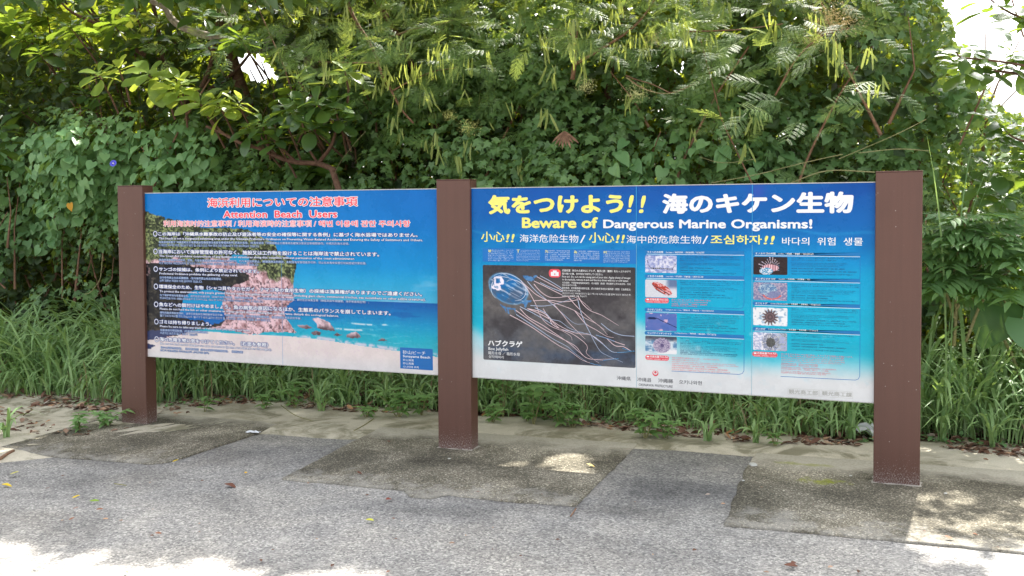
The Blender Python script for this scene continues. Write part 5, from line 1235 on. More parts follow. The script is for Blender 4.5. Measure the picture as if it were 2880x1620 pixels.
# ------------------------------------------------------------------ creepers over the thicket
def creeper(root, mat, temps, small, cent, R0, k, size, parts, down=0.6, rest='foliage', sky=True):
    n = len(cent); c = np.repeat(cent, k, 0); m_ = len(c)
    d = rdir(m_); d[:, 1] = -np.abs(d[:, 1])*.9+.15; d[:, 2] = d[:, 2]*.9+.18; d = norm(d)
    rr = np.repeat(R0*rnd(n, .6, 1.4), k)
    P = c+d*(rr*rnd(m_, .75, 1.08))[:, None]
    Nn = norm(d*1.0+np.array([0, -.25, .55])+rdir(m_)*.42)
    A = norm(np.stack([rnd(m_, -.9, .9), rnd(m_, -.6, .1), -np.ones(m_)*down], -1)+d*.25)
    place(root, 'leaf', mat, temps, P, A, Nn, size*rnd(m_, .65, 1.25), parts=parts, small=small, rest=rest, sky=sky)
def wall_y(x, z):
    return 1.62+0.28*np.sin(x*1.3+.7)+0.2*np.sin(z*2.1+x*.8)+0.22*(z-2.2)*(z > 2.2)+0.5*(fbm(x*1.1+9, z*1.3, 3, 15)-.5)*2-0.25*np.exp(-((z-1.9)/.5)**2)
def region_centres(n, test, x0, x1, z0, z1, dep=0.9):
    c = np.stack([rnd(n*3, x0, x1), np.zeros(n*3), rnd(n*3, z0, z1)], -1)
    c[:, 1] = wall_y(c[:, 0], c[:, 2])+dep*rnd(n*3)**1.8+.18
    x, y, z = proj(c); ok = test(x, y, c) & (y > -50); return c[ok][:n]
def heart_zone(x, y):
    return in_poly(x, y, [(-200, 300), (60, 330), (230, 345), (300, 320), (420, 318), (530, 350), (560, 470), (380, 640), (250, 520), (140, 620), (-200, 600)])
def heart_zone2(x, y):
    return in_poly(x, y, [(1560, 270), (1680, 300), (1720, 380), (1920, 345), (1980, 400), (1940, 470), (1500, 470), (1580, 380)]) | in_poly(x, y, [(2020, 240), (2420, 180), (2480, 300), (2380, 330), (2060, 380)])
def trunk_zone(x, y): return (x < 860) & (y < 310)
vb = [(2.2, 2.1), (4.8, 2.1), (-1.0, 1.7), (3.9, 1.9)]
vine1 = thing('climbing_vine', 'lobed-leaf creeper hanging behind the middle post and the left end of the right board', 'vine', (vb[0][0], vb[0][1], float(gz(*vb[0]))), 'creepers over the thicket')
vine2 = thing('climbing_vine', 'lobed-leaf creeper covering the rounded mound at the upper right behind the right post', 'vine', (vb[1][0], vb[1][1], float(gz(*vb[1]))), 'creepers over the thicket')
heart1 = thing('morning_glory_vine', 'pale green heart-leaved creeper with a purple flower beside the left post', 'vine', (vb[2][0], vb[2][1], float(gz(*vb[2]))), 'creepers over the thicket')
heart2 = thing('morning_glory_vine', 'heart-leaved creeper spilling over the thicket just above the right board', 'vine', (vb[3][0], vb[3][1], float(gz(*vb[3]))), 'creepers over the thicket')
for v_ in (vine1, vine2, heart1, heart2):
    b = v_.location; tube_obj(v_, 'stem', [b, (b.x+.1, b.y-.1, .8), (b.x-.05, b.y-.2, 1.6), (b.x+.2, b.y-.1, 2.3), (b.x+.5, b.y, 2.8)], .016, .007, M_DEAD, 6)
def t1(x, y, c): return (~heart_zone(x, y)) & (~heart_zone2(x, y) | (RNG.random(len(x)) < .35)) & ~trunk_zone(x, y) & ~((x < 900) & (y < 400) & (x > 520)) & (c[:, 0] < 3.6) & ((c[:, 0] > .2) | (c[:, 2] > 1.15) | (RNG.random(len(x)) < .12))
def t2(x, y, c): return (~heart_zone2(x, y) | (RNG.random(len(x)) < .5)) & (c[:, 0] >= 3.6)
creeper(vine1, M_VINE, STAR, STAR, region_centres(640, t1, -3.5, 3.6, .5, 3.1), .15, 30, .062, 280)
creeper(vine2, M_VINE, STAR, STAR, region_centres(760, t2, 3.6, 7.2, .7, 4.0, .8), .15, 30, .062, 280)
# thin top hangings over the centre
def t3(x, y, c): return (x > 860) & (y < 330)
creeper(vine1, M_VINE, STAR, STAR_S, region_centres(260, t3, .5, 4.0, 2.4, 4.0, .9), .14, 26, .06, 0, rest='upper_foliage')
def h1(x, y, c): return heart_zone(x, y)
creeper(heart1, M_HEART, HEART, HEART, np.concatenate([region_centres(150, h1, -4.5, .8, .6, 2.4, .5), np.stack([rnd(40, -5, -3), rnd(40, 1.4, 2.4), rnd(40, .8, 2.4)], -1)]), .17, 17, .092, 290)
def h2(x, y, c): return heart_zone2(x, y)
creeper(heart2, M_HEART, HEART, HEART, region_centres(80, h2, 3.0, 6.5, 1.5, 3.3, .3), .15, 13, .095, 240)
fl = [(285, 411)]
fp = atd(285, 411, 1.02)
Vf = []; n = 20
for r, h in ((.002, -.02), (.012, -.004), (.022, .004), (.031, .003)):
    for i in range(n): Vf.append((r*math.cos(6.2832*i/n), r*math.sin(6.2832*i/n), h))
Ff = [(a*n+i, a*n+(i+1) % n, (a+1)*n+(i+1) % n, (a+1)*n+i) for a in range(3) for i in range(n)]
M_FLOW = plain('violet_petals', (92, 92, 205), 0.6, 0.2)
flo = link('flower', mesh('flower', Vf, Ff, True), heart1, M_FLOW, label='violet-blue trumpet flower')
flo.location = Vector(fp)-heart1.location; flo.rotation_euler = (rad(70), 0, rad(15))
mb = MB(); mb.tube([(0, 0, -.02), (0, 0, .006)], [.004, .006], 8); mb.obj('flower_throat', plain('flower_white', (240, 236, 250), .6, .2), flo, True)

# yellow and dead leaves hanging in the creepers
for x, y, Y, col in ((176, 512, 1.42, (190, 140, 34)),):
    yl = fast_mesh('leaf', *HEART[0], True); yl.materials.append(plain('yellow_leaf', col, .5, .3))
    o = bpy.data.objects.new('leaf', yl); C.objects.link(o); o.parent = heart1; o['label'] = 'yellowed heart leaf'
    M = np.eye(4); M[:3, :3] = frames(np.array([[.2, -.1, -1.0]]), np.array([[0, -1.0, .3]]))[0]*.08; M[:3, 3] = atd(x, y, Y)-np.array(heart1.location); o.matrix_basis = Matrix(M.tolist())
dl = thing('dead_leaf_cluster', 'dry brown fan of dead pods caught in the creepers above the right board', 'dead leaves', tuple(atd(1420, 330, 1.3)))
dv, df = rowleaf([(0, .02), (.3, .06), (.7, .07), (1.0, .01)], .1, .3, .01)
dm = fast_mesh('dead_pod', dv, df, True); dm.materials.append(M_DEAD)
for k in range(8):
    a = rad(-52+104*k/7); o = bpy.data.objects.new('dead_pod', dm); C.objects.link(o); o.parent = dl
    M = np.eye(4); M[:3, :3] = frames(np.array([[math.sin(a), -.1, -math.cos(a)]]), np.array([[.1*k-.3, -1.0, .1]]))[0]*(.13+.02*math.sin(k*3)); o.matrix_basis = Matrix(M.tolist())
# ------------------------------------------------------------------ what grows behind
def ground_pt(px, py, h=0.0):
    d = ray(px, py); t = (-0.052+0.0138*CAM_P[0]+h-CAM_P[2])/(d[2]-.0138*d[0]); return CAM_P+t*d
TINY = [rowleaf([(0, .05), (.6, .27), (1, .05)], .25, .2)]
# the crowns above the view: they throw the shade over the board and the path
def crown(root, mat, x0, x1, n, L):
    y = rnd(n, .75, 2.7); z = rnd(n, 3.25, 4.9); P = np.stack([rnd(n, x0, x1), y, z], -1)
    lo = 3.25+.12*np.abs(y-.8); px, py, _ = proj(P)
    k = (z > lo) & (z < 4.85) & (y-.754*z < -1.12) & (y-.754*z > -2.35) & (py < -8); P = P[k]; m_ = len(P)
    A = norm(np.stack([rnd(m_, -1, 1), rnd(m_, -1, 1), rnd(m_, -.6, .3)], -1)); Nn = norm(rdir(m_)*.6+np.array([0, .2, .9]))
    place(root, 'leaf', mat, TINY, P, A, Nn, L*rnd(m_, .7, 1.2), parts=0, rest='crown_foliage')
def crown2(root, mat, x0, x1, n, L):
    gy = rnd(n, -.42, 1.0); z = rnd(n, 3.5, 5.2); P = np.stack([rnd(n, x0, x1), gy+.754*z, z], -1); px, py, _ = proj(P)
    P = P[(py < -15) & (fbm(P[:, 0]*1.4, P[:, 1]*1.4, 3, 27) > .33)]; m_ = len(P)
    A = norm(np.stack([rnd(m_, -1, 1), rnd(m_, -1, 1), rnd(m_, -.6, .3)], -1)); Nn = norm(rdir(m_)*.6+np.array([0, .2, .9]))
    place(root, 'leaf', mat, TINY, P, A, Nn, L*rnd(m_, .7, 1.2), parts=0, rest='crown_foliage')
crown2(alm, M_ALM, -7.5, .8, 7000, .2)
crown2(bpy.data.objects['leucaena_tree'], M_FAR, .2, 3.2, 3600, .19)
crown2(bpy.data.objects['leucaena_tree.001'], M_FAR, 2.8, 6.4, 5200, .19)
crown(alm, M_ALM, -7.5, .8, 14000, .2)
crown(bpy.data.objects['leucaena_tree'], M_FAR, .2, 3.2, 8000, .18)
crown(bpy.data.objects['leucaena_tree.001'], M_FAR, 2.8, 6.2, 8500, .18)
n = 80000
P = np.stack([rnd(n, -16, 11), rnd(n, 3.7, 7.5), rnd(n, .1, 5.6)], -1)
cl = fbm(P[:, 0]*1.0+3, P[:, 2]*1.0+P[:, 1]*.7, 3, 19)
top = 4.9+.5*np.sin(P[:, 0]*.7)-1.2*sstep(5.5, 8, P[:, 0])
P = P[(cl > .30) & (P[:, 2] < top)]; m_ = len(P)
far = link('far_trees', None) if False else None
A = norm(np.stack([rnd(m_, -1, 1), rnd(m_, -1, .6), rnd(m_, -1, .5)], -1)); Nn = norm(rdir(m_)+np.array([0, -.2, .8]))
k = shade_ok(P) & sky_ok(P) & sky_ok(P+A*.2); P, A, Nn = P[k], A[k], Nn[k]
me = merged(TINY, frames(A, Nn), P, rnd(len(P), .17, .29), RNG.random(len(P)), True, 'woodland')
link('woodland', me, None, M_FAR, kind='stuff', label='mass of broad-leaved scrub growing behind the thicket')
# inner twigs and shaded lower leaves of the thicket
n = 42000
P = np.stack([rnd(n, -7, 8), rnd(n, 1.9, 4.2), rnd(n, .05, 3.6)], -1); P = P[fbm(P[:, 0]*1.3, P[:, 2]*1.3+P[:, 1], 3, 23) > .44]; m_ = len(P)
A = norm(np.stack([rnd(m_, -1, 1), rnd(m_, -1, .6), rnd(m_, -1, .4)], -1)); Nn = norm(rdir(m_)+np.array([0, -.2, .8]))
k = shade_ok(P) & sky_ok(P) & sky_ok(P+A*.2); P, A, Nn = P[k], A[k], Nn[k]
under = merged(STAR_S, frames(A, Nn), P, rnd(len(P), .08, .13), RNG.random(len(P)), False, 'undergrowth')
link('undergrowth', under, None, M_DEEP_SHADE, kind='stuff', label='tangled small-leaved undergrowth inside the thicket')
mb = MB()
for i in range(420):
    p = np.array([random.uniform(-6, 7.2), random.uniform(1.7, 4.0), random.uniform(0, 2.2)])
    d = np.array([random.uniform(-.5, .5), random.uniform(-.2, .2), random.uniform(.5, 1.3)])
    q = p+d*random.uniform(.5, 1.2); mid = (p+q)/2+np.array([random.uniform(-.12, .12), 0, 0])
    mb.tube([p, mid, q], [random.uniform(.006, .016), .007, .004], 5, False)
mb.obj('branch_tangle', M_DEAD, None, True, kind='stuff', label='tangle of thin bare brown branches inside the thicket')
# trailing bare tendrils catching the light
mb = MB()
for px, Y in (([(905, 575), (880, 640), (865, 700), (820, 745), (775, 760)], 1.0),):
    pass
TEND = [([(258, 640), (255, 680), (250, 705), (228, 735), (212, 740)], 1.1, .0035), ([(1790, 460), (1900, 440), (2020, 410), (2120, 388)], 1.0, .003), ([(1990, 460), (2080, 430), (2200, 433)], 1.0, .004), ([(1575, 195), (1620, 225), (1690, 235), (1760, 205)], 1.3, .003),
        ([(690, 300), (700, 345), (760, 335), (840, 300)], 1.2, .002), ([(1140, 50), (1110, 60), (1040, 72), (1000, 85)], 1.3, .003), ([(2110, 400), (2250, 340), (2330, 300)], 1.2, .003), ([(830, 520), (845, 430), (885, 370), (920, 330)], 1.3, .002), ([(2160, 385), (2260, 375), (2340, 380)], 1.1, .003), ([(1760, 395), (1820, 410), (1900, 400)], 1.1, .002)]
for px, Y, r in TEND: mb.tube(crom([atd(x, y, Y) for x, y in px], 5), r, 5, False)
mb.obj('tendrils', M_TWIG, None, True, kind='stuff', label='thin bare vine tendrils looping over the creepers')
# seed-head fluff
def puff(x, y, Y, r, n, col, parent, name):
    V = []; F = []; c = atd(x, y, Y)
    for i in range(n):
        d = rdir(1)[0]; p = c+d*np.array([1.3, .7, .9])*r*random.random()**.6; s = .006*random.uniform(.6, 1.5); a = rdir(1)[0]*s; b = np.cross(a, d); 
        V += [p+a, p+b, p-a]; F.append((3*i, 3*i+1, 3*i+2))
    return link(name, mesh(name, [v-np.array(parent.location) for v in V], F), parent, plain(name+'_stuff', col, .8, .1), kind='stuff')
for x, y, Y, r, n, col in ((2085, 40, 1.6, .16, 900, (214, 196, 150)), (2050, 95, 1.6, .12, 500, (214, 196, 150)), (2120, 60, 1.6, .14, 600, (210, 190, 146))):
    puff(x, y, Y, r, n, col, vine2, 'seed_fluff')
for x, y, Y, r, n, col in ((1600, 235, 1.35, .10, 420, (196, 196, 140)), (1475, 215, 1.35, .08, 300, (196, 196, 140)), (1180, 320, 1.35, .09, 300, (206, 206, 130)), (1130, 290, 1.35, .06, 200, (206, 206, 130)), (1650, 100, 1.4, .08, 250, (200, 190, 140))):
    puff(x, y, Y, r, n, col, vine1, 'seed_fluff')

# ------------------------------------------------------------------ right edge: hanging almond branches, elder shrub, giant taro
ab = (7.6, 2.6, float(gz(7.6, 2.6)))
alr = thing('sea_almond_tree', 'broad-leaved tree reaching in from the right edge against the sky', 'tree', ab)
tube_obj(alr, 'trunk', [ab, (7.6, 2.5, 1.2), (7.5, 2.3, 2.4), (7.3, 2.0, 3.2)], .09, .04, M_BARK)
for px, Y, r in (([(2700, 230), (2576, 190), (2500, 178), (2430, 172)], 1.5, .012), ([(2700, 190), (2576, 165), (2480, 150), (2420, 145), (2405, 130)], 1.4, .010), ([(2680, 60), (2576, 45), (2520, 20), (2470, -20)], 1.3, .010), ([(2660, 380), (2560, 350), (2530, 330)], 1.5, .01)):
    tube_obj(alr, 'limb', [atd(x, y, Y) for x, y in px], r, r*.5, M_BARK)
rc = np.array([atd(x, y, Y) for x, y, Y in ((2425, 130, 1.4), (2405, 160, 1.4), (2440, 168, 1.45), (2460, 148, 1.45), (2520, 158, 1.5), (2545, 130, 1.5), (2560, 175, 1.5), (2500, 180, 1.5), (2490, 10, 1.3), (2530, 25, 1.3), (2560, 40, 1.35), (2600, 60, 1.3), (2555, 95, 1.4), (2610, 140, 1.5), (2640, 60, 1.4))])
Pn, An, Nn, Sn = rosettes(rc, 8, .17)
place(alr, 'leaf', M_ALM, ALMOND, Pn, An, Nn, Sn, parts=80, sky=False, check=True) if False else None
Rr = frames(An, Nn)
k_ = shade_ok(Pn, .0) | (rnd(len(Pn)) < .9)
ms = [fast_mesh('leaf', v, f, True) for v, f in ALMOND]
for m__ in ms: m__.materials.append(M_ALM)
for i in np.nonzero(k_)[0]:
    o = bpy.data.objects.new('leaf', ms[i % 4]); C.objects.link(o); o.parent = alr
    M = np.eye(4); M[:3, :3] = Rr[i]*Sn[i]; M[:3, 3] = Pn[i]-np.array(ab); o.matrix_basis = Matrix(M.tolist())
rc2 = np.array([atd(x, y, Y) for x, y, Y in ((2545, 270, 1.6), (2510, 290, 1.7), (2560, 310, 1.5), (2470, 340, 1.6), (2535, 350, 1.5), (2500, 420, 1.5), (2555, 430, 1.4), (2520, 500, 1.4), (2570, 520, 1.4), (2600, 400, 1.4), (2610, 300, 1.6), (2480, 470, 1.6), (2550, 620, 1.4), (2600, 660, 1.3))])
rc2 = np.concatenate([rc2, np.stack([rnd(34, 6.2, 8.2), rnd(34, 1.6, 3.5), rnd(34, .9, 2.9)], -1)])
P_, A_, N_, S_ = rosettes(rc2, 9, .17)
place(alr, 'leaf', M_ALM, ALMOND, P_, A_, N_, S_, parts=120)
eb = (5.95, 1.55, float(gz(5.95, 1.55)))
eld = thing('elder_shrub', 'elder shrub with long leaflets and a flat pale flower head right of the right post', 'shrub', eb)
STM = [[(2400, 870), (2405, 780), (2400, 700), (2412, 620), (2425, 575), (2430, 540)], [(2405, 780), (2450, 700), (2480, 650), (2500, 600)], [(2400, 800), (2370, 700), (2360, 640)], [(2430, 860), (2470, 760), (2520, 700), (2560, 660)]]
for px in STM: tube_obj(eld, 'stem', [atd(x, y, 1.25) for x, y in px], .011, .006, M_TWIG, 6)
ec = np.array([atd(x, y, Y) for x, y, Y in ((2430, 545, 1.2), (2425, 575, 1.2), (2412, 600, 1.2), (2440, 620, 1.15), (2400, 640, 1.2), (2480, 640, 1.2), (2500, 600, 1.25), (2420, 690, 1.15), (2360, 640, 1.25), (2370, 690, 1.2), (2540, 640, 1.2), (2470, 720, 1.2), (2530, 700, 1.15), (2390, 740, 1.2), (2560, 600, 1.2), (2350, 580, 1.3), (2500, 560, 1.3), (2560, 720, 1.1), (2600, 640, 1.2))])
kk = 5; c_ = np.repeat(ec, kk, 0); m_ = len(c_); a_ = np.tile(np.arange(kk)*1.26, len(ec))+np.repeat(rnd(len(ec), 0, 6), kk)
A = norm(np.stack([np.cos(a_), np.sin(a_)*.7-.25, rnd(m_, -.2, .3)], -1)); Nn = norm(np.stack([rnd(m_, -.2, .2), rnd(m_, -.6, -.1), np.ones(m_)], -1))
place(eld, 'leaf', M_ELDER, PINN, c_, A, Nn, rnd(m_, .22, .32), parts=120, smooth=True)
mb = MB()
for i in range(90):
    a, r = random.uniform(0, 6.28), random.random()**.5*.075
    p = atd(2428, 553, 1.18)-np.array(eb)+np.array([r*math.cos(a), r*.8*math.sin(a), .0+.01*random.random()]); s = .006
    mb.box(p[0]-s, p[0]+s, p[1]-s, p[1]+s, p[2]-s*.6, p[2]+s*.6)
mb.obj('flower_head', plain('cream_florets', (214, 214, 190), .8, .1), eld, kind='stuff')
tb = (6.35, 1.6, float(gz(6.35, 1.6)))
tar = thing('giant_taro', 'giant taro with two huge green leaves at the right edge above the grass', 'plant', tb)
TV, TF = rowleaf([(0.02, .22, -.2), (.06, .40, -.16), (.16, .50, -.08), (.3, .52), (.45, .48), (.62, .38), (.8, .22), (.93, .09), (1.0, .01)], .3, .18, .015, 4)
for x, y, Y, s, ax, nr in ((2520, 770, 1.3, .30, (-.5, -.3, -1.0), (-.2, -1, .5)), (2470, 660, 1.5, .28, (-.6, -.3, -.5), (.1, -1, .5)), (2570, 800, 1.2, .30, (.7, -.2, -.8), (.2, -1, .5)), (2395, 700, 1.5, .24, (-.6, -.3, -.4), (.3, -1, .6))):
    o = link('leaf', fast_mesh('leaf', TV, TF, True), tar, M_TARO)
    M = np.eye(4); M[:3, :3] = frames(np.array([ax], float), np.array([nr], float))[0]*s; p = atd(x, y, Y)
    M[:3, 3] = p-np.array(tb); o.matrix_basis = Matrix(M.tolist())
    tube_obj(tar, 'stalk', [tb, (p+np.array(tb))/2+(.05, .05, .1), p], .014, .007, M_TWIG, 6)

# ------------------------------------------------------------------ grass
def blades(P, H, lean, az, wd, bend, name, mat, nr=6, parent=None, **pr):
    n = len(P); t = np.linspace(0, 1, nr)
    ax = np.stack([np.cos(az), np.sin(az)], -1)
    s = lean[:, None]*t+bend[:, None]*t**2.2
    hor = np.sin(np.minimum(s, 2.3)); ver = np.cos(np.minimum(s, 2.3))
    dh = np.cumsum(hor, 1)/nr*H[:, None]; dz = np.cumsum(ver, 1)/nr*H[:, None]
    dh -= dh[:, :1]; dz -= dz[:, :1]
    c = np.stack([P[:, 0, None]+dh*ax[:, :1], P[:, 1, None]+dh*ax[:, 1:], P[:, 2, None]+dz], -1)
    w_ = wd[:, None]*np.interp(t, [0, .15, .5, .8, 1], [.55, .8, 1, .7, .04])
    tw = rnd(n, -.6, .6)[:, None]*t
    side = np.stack([-ax[:, 1:]*np.cos(tw), ax[:, :1]*np.cos(tw), np.sin(tw)], -1)
    L = c-side*w_[..., None]; R = c+side*w_[..., None]
    V = np.stack([L, R], 2).reshape(-1, 3)
    b = np.arange(n)[:, None]*2*nr+np.arange(nr-1)[None]*2
    F = np.stack([b, b+1, b+3, b+2], -1).reshape(-1, 4)
    me = fast_mesh(name, V, F, True, var=np.repeat(RNG.random(n), 2*nr))
    return link(name, me, parent, mat, **pr)
def tufts(cent, k, h, sp=.045, lean=(.05, .7), bend=(.3, 1.6), w=.0065, azc=None, azs=3.14):
    n = len(cent); c = np.repeat(cent, k, 0); m_ = len(c)
    az = rnd(m_, -azs, azs)+(azc if azc is not None else 0)
    P = np.stack([c[:, 0]+rnd(m_, -sp, sp), c[:, 1]+rnd(m_, -sp, sp), np.zeros(m_)], -1); P[:, 2] = gz(P[:, 0], P[:, 1])
    H = np.repeat(h*rnd(n, .7, 1.25), k)*rnd(m_, .55, 1.15)
    return P, H, rnd(m_, *lean), az, w*rnd(m_, .6, 1.25), rnd(m_, *bend)
G = []
def edge(x): return np.interp(x, [-6, -.3, 0.4, 1.2, 2.1, 3.5, 4.0, 4.6, 5.3, 5.6, 6.2, 9], [.45, .45, 1.0, .98, 1.02, 1.0, .9, .88, .98, 1.12, .95, .9])
x = rnd(760, -6, 8.5); y = edge(x)+.08+1.1*rnd(760)**1.5
y = y+.12; G.append(tufts(np.stack([x, y], -1), 8, .56, .08, (.1, 1.1), (.8, 2.2), .0098))
x = rnd(90, .3, 5.6); G.append(tufts(np.stack([x, edge(x)+.06+.14*rnd(90)], -1), 9, .42, .05, (.3, 1.3), (.8, 2.2), w=.009))
x = rnd(130, -3.6, .1); G.append(tufts(np.stack([x, .75+1.0*rnd(130)+.2*(x > -.3)], -1), 16, 1.08, .08, (.2, 1.1), (.7, 2.0), .0118, 3.3, 2.4))
x = rnd(120, 5.55, 8.5); G.append(tufts(np.stack([x, 1.25+.9*rnd(120)], -1), 14, 1.05, .08, (.2, 1.1), (.7, 2.0), .0118, 3.0, 2.6))
x = rnd(16, -.7, -.45); G.append(tufts(np.stack([x, .62+.2*rnd(16)], -1), 14, .66, .06, (.2, 1.0), (.6, 1.8), .0105, 3.1, 2.0))
x = rnd(60, .3, 5.4); G.append(tufts(np.stack([x, 1.5+.7*rnd(60)], -1), 12, .66, .08, (.05, .7), (.3, 1.5), .0095))
G = [np.concatenate([g_[i] for g_ in G]) for i in range(6)]
blades(G[0], G[1], G[2], G[3], G[4], G[5], 'grass', M_GRASS, kind='stuff', label='long arching green grass along the foot of the thicket')
x = rnd(330, -4, 8); y = edge(x)+.1+.9*rnd(330)
G1 = tufts(np.stack([x, y], -1), 2, .5, .05, (.3, 1.5), (.2, 1.2), .004)
M_STRAW = leaf_mat('dry_straw', (0.22, 0.15, 0.08), (0.42, 0.33, 0.20), (0.3, 0.22, 0.1), 0.6, 0.2, 0.15, 1.0)
blades(*G1, 'dry_grass', M_STRAW, kind='stuff', label='dead straw-coloured blades among the green grass')
# tall reed-like stalks in the middle above the right board
x = np.array([at(px, 900, 1.25)[0] for px in (1300, 1335, 1345, 1400, 1460, 1515, 1560, 1600, 1650, 1665, 1260, 2660)]); 
G2 = tufts(np.stack([x, np.full(len(x), 1.15)], -1), 4, 1.9, .03, (.0, .2), (.2, .9), .006)
blades(*[G2[i] for i in range(6)], 'reed_grass', M_GRASS, nr=9, kind='stuff', label='tall thin reed grass rising behind the middle post')
# ground cover: tiny round leaves, weeds and litter
n = 2600
x = rnd(n, -3, 7.5); y = edge(x)-.03+.35*rnd(n)**1.4; cov = fbm(x*2.2, y*3, 3, 31)
k = cov > .5; x, y = x[k], y[k]; P = np.stack([x, y, gz(x, y)+.012+.03*rnd(len(x))], -1)
A = norm(np.stack([rnd(len(x), -1, 1), rnd(len(x), -1, 1), rnd(len(x), -.2, .3)], -1)); Nn = norm(np.stack([rnd(len(x), -.3, .3), rnd(len(x), -.3, .3), np.ones(len(x))], -1))
link('ground_cover', merged(HEART_S, frames(A, Nn), P, rnd(len(x), .018, .035), RNG.random(len(x)), True, 'ground_cover'), None, M_HEART, kind='stuff', label='low small-leaved green ground cover at the edge of the sand')
n = 8000
x = rnd(n, -6, 8.5); y = edge(x)-.14+1.2*rnd(n)**1.9; nn_ = fbm(x*3, y*3, 3, 37); k = (y > edge(x)+.02) | (nn_ > .47); x, y = x[k], y[k]
x2 = np.concatenate([rnd(260, -1.6, .25), rnd(160, 5.5, 6.6)]); y2 = np.concatenate([-.45+1.0*rnd(260)+.12*x2[:260], .85+.25*rnd(160)])
k2 = (fbm(x2*3+5, y2*3, 3, 39) > .5); x = np.concatenate([x, x2[k2]]); y = np.concatenate([y, y2[k2]])
P = np.stack([x, y, gz(x, y)+.008+.012*rnd(len(x))], -1)
A = norm(np.stack([rnd(len(x), -1, 1), rnd(len(x), -1, 1), rnd(len(x), -.1, .2)], -1)); Nn = norm(np.stack([rnd(len(x), -.5, .5), rnd(len(x), -.5, .5), np.ones(len(x))], -1))
def litter_mat():
    m, nt, out = new_mat('dry_leaf_litter'); g = N(nt); a = g.n('ShaderNodeAttribute'); a.attribute_name = 'var'
    oi = g.n('ShaderNodeObjectInfo'); f = g.math('FRACT', g.math('ADD', a.outputs['Fac'], oi.outputs['Random']))
    col = g.ramp(f, [(0, (.09, .045, .03)), (.35, (.19, .10, .07)), (.6, (.30, .20, .14)), (.8, (.42, .35, .29)), (.93, (.45, .22, .09)), (1, (.5, .46, .42))])
    nt.links.new(g.bsdf(col, .8, .2), out.inputs[0]); return m
M_LIT = litter_mat()
lt = [rowleaf([(0, .02), (.25, .2), (.6, .24), (.9, .1), (1, .01)], d, .35, .05, k) for k, d in enumerate((.2, -.2, .5))]
link('leaf_litter', merged(lt, frames(A, Nn), P, rnd(len(x), .03, .085), RNG.random(len(x)), True, 'leaf_litter'), None, M_LIT, kind='stuff', label='dry brown leaf litter lying on the sand under the grass')

# ------------------------------------------------------------------ leafy weeds at the edge of the sand, one by one
WEED = [rowleaf([(0, .02), (.2, .16), (.45, .24), (.75, .15), (1, .01)], d, .2, .01, k) for k, d in enumerate((.25, .45))]
wm = [fast_mesh('leaf', v, f, True) for v, f in WEED]
M_WEED = leaf_mat('weed_leaf', (0.15, .30, .10), (.25, .42, .16), (.38, .58, .10), .45, .35, .34, 1.1)
for m__ in wm: m__.materials.append(M_WEED)
def weed(px, py, H, L, label, nst=3, spread=.5, flower=0):
    p = ground_pt(px, py+12); p[2] = float(gz(p[0], p[1]))
    H *= 1.25; L *= 1.15
    w_ = thing('weed', label, 'weed', tuple(p), 'leafy weeds along the edge of the sand')
    for s_ in range(nst):
        a = random.uniform(0, 6.28); r = spread*H*(0.2+.8*random.random())*(s_ > 0)
        top = np.array([r*math.cos(a), r*math.sin(a), H*random.uniform(.75, 1.1)])
        mid = top*.5+np.array([0, 0, .03])
        mb = MB(); mb.tube([(0, 0, -.01), mid, top], [.004, .003, .002], 5, False); mb.obj('stem', M_TWIG, w_, True)
        for lv in range(4):
            c_ = np.array([0, 0, 0])+(mid*2*(lv+1)/4.5 if lv < 2 else mid+(top-mid)*(lv-1)/2.0)
            for q in range(4 if lv > 1 else 3):
                b = random.uniform(0, 6.28) if lv < 3 else q*1.57+random.random()*.5
                ax = np.array([[math.cos(b), math.sin(b), random.uniform(.0, .5)]]); nr = np.array([[-.3*math.cos(b), -.3*math.sin(b)-.25, 1.0]])
                M = np.eye(4); M[:3, :3] = frames(ax, nr)[0]*L*random.uniform(.7, 1.15); M[:3, 3] = c_
                o = bpy.data.objects.new('leaf', wm[(lv+q) % 2]); C.objects.link(o); o.parent = w_; o.matrix_basis = Matrix(M.tolist())
        if s_ < flower:
            mb = MB(); f_ = top+np.array([0, 0, .05]); mb.tube([top, f_], .0015, 4, False); mb.obj('flower_stalk', M_TWIG, w_)
            for q in range(5):
                b = q*1.2566; u_ = np.array([math.cos(b), math.sin(b), .1])*.012; v_ = np.array([-math.sin(b), math.cos(b), 0])*.004
                link('petal', mesh('petal', [f_, f_+u_*.6+v_, f_+u_, f_+u_*.6-v_], [(0, 1, 2, 3)]), w_, bpy.data.materials.get('white_petal') or plain('white_petal', (240, 240, 236), .6, .2))
            mb = MB(); mb.tube([f_-(0, 0, .002), f_+(0, 0, .004)], [.004, .003], 8); mb.obj('flower_eye', bpy.data.materials.get('yellow_eye') or plain('yellow_eye', (230, 190, 40), .6, .2), w_)
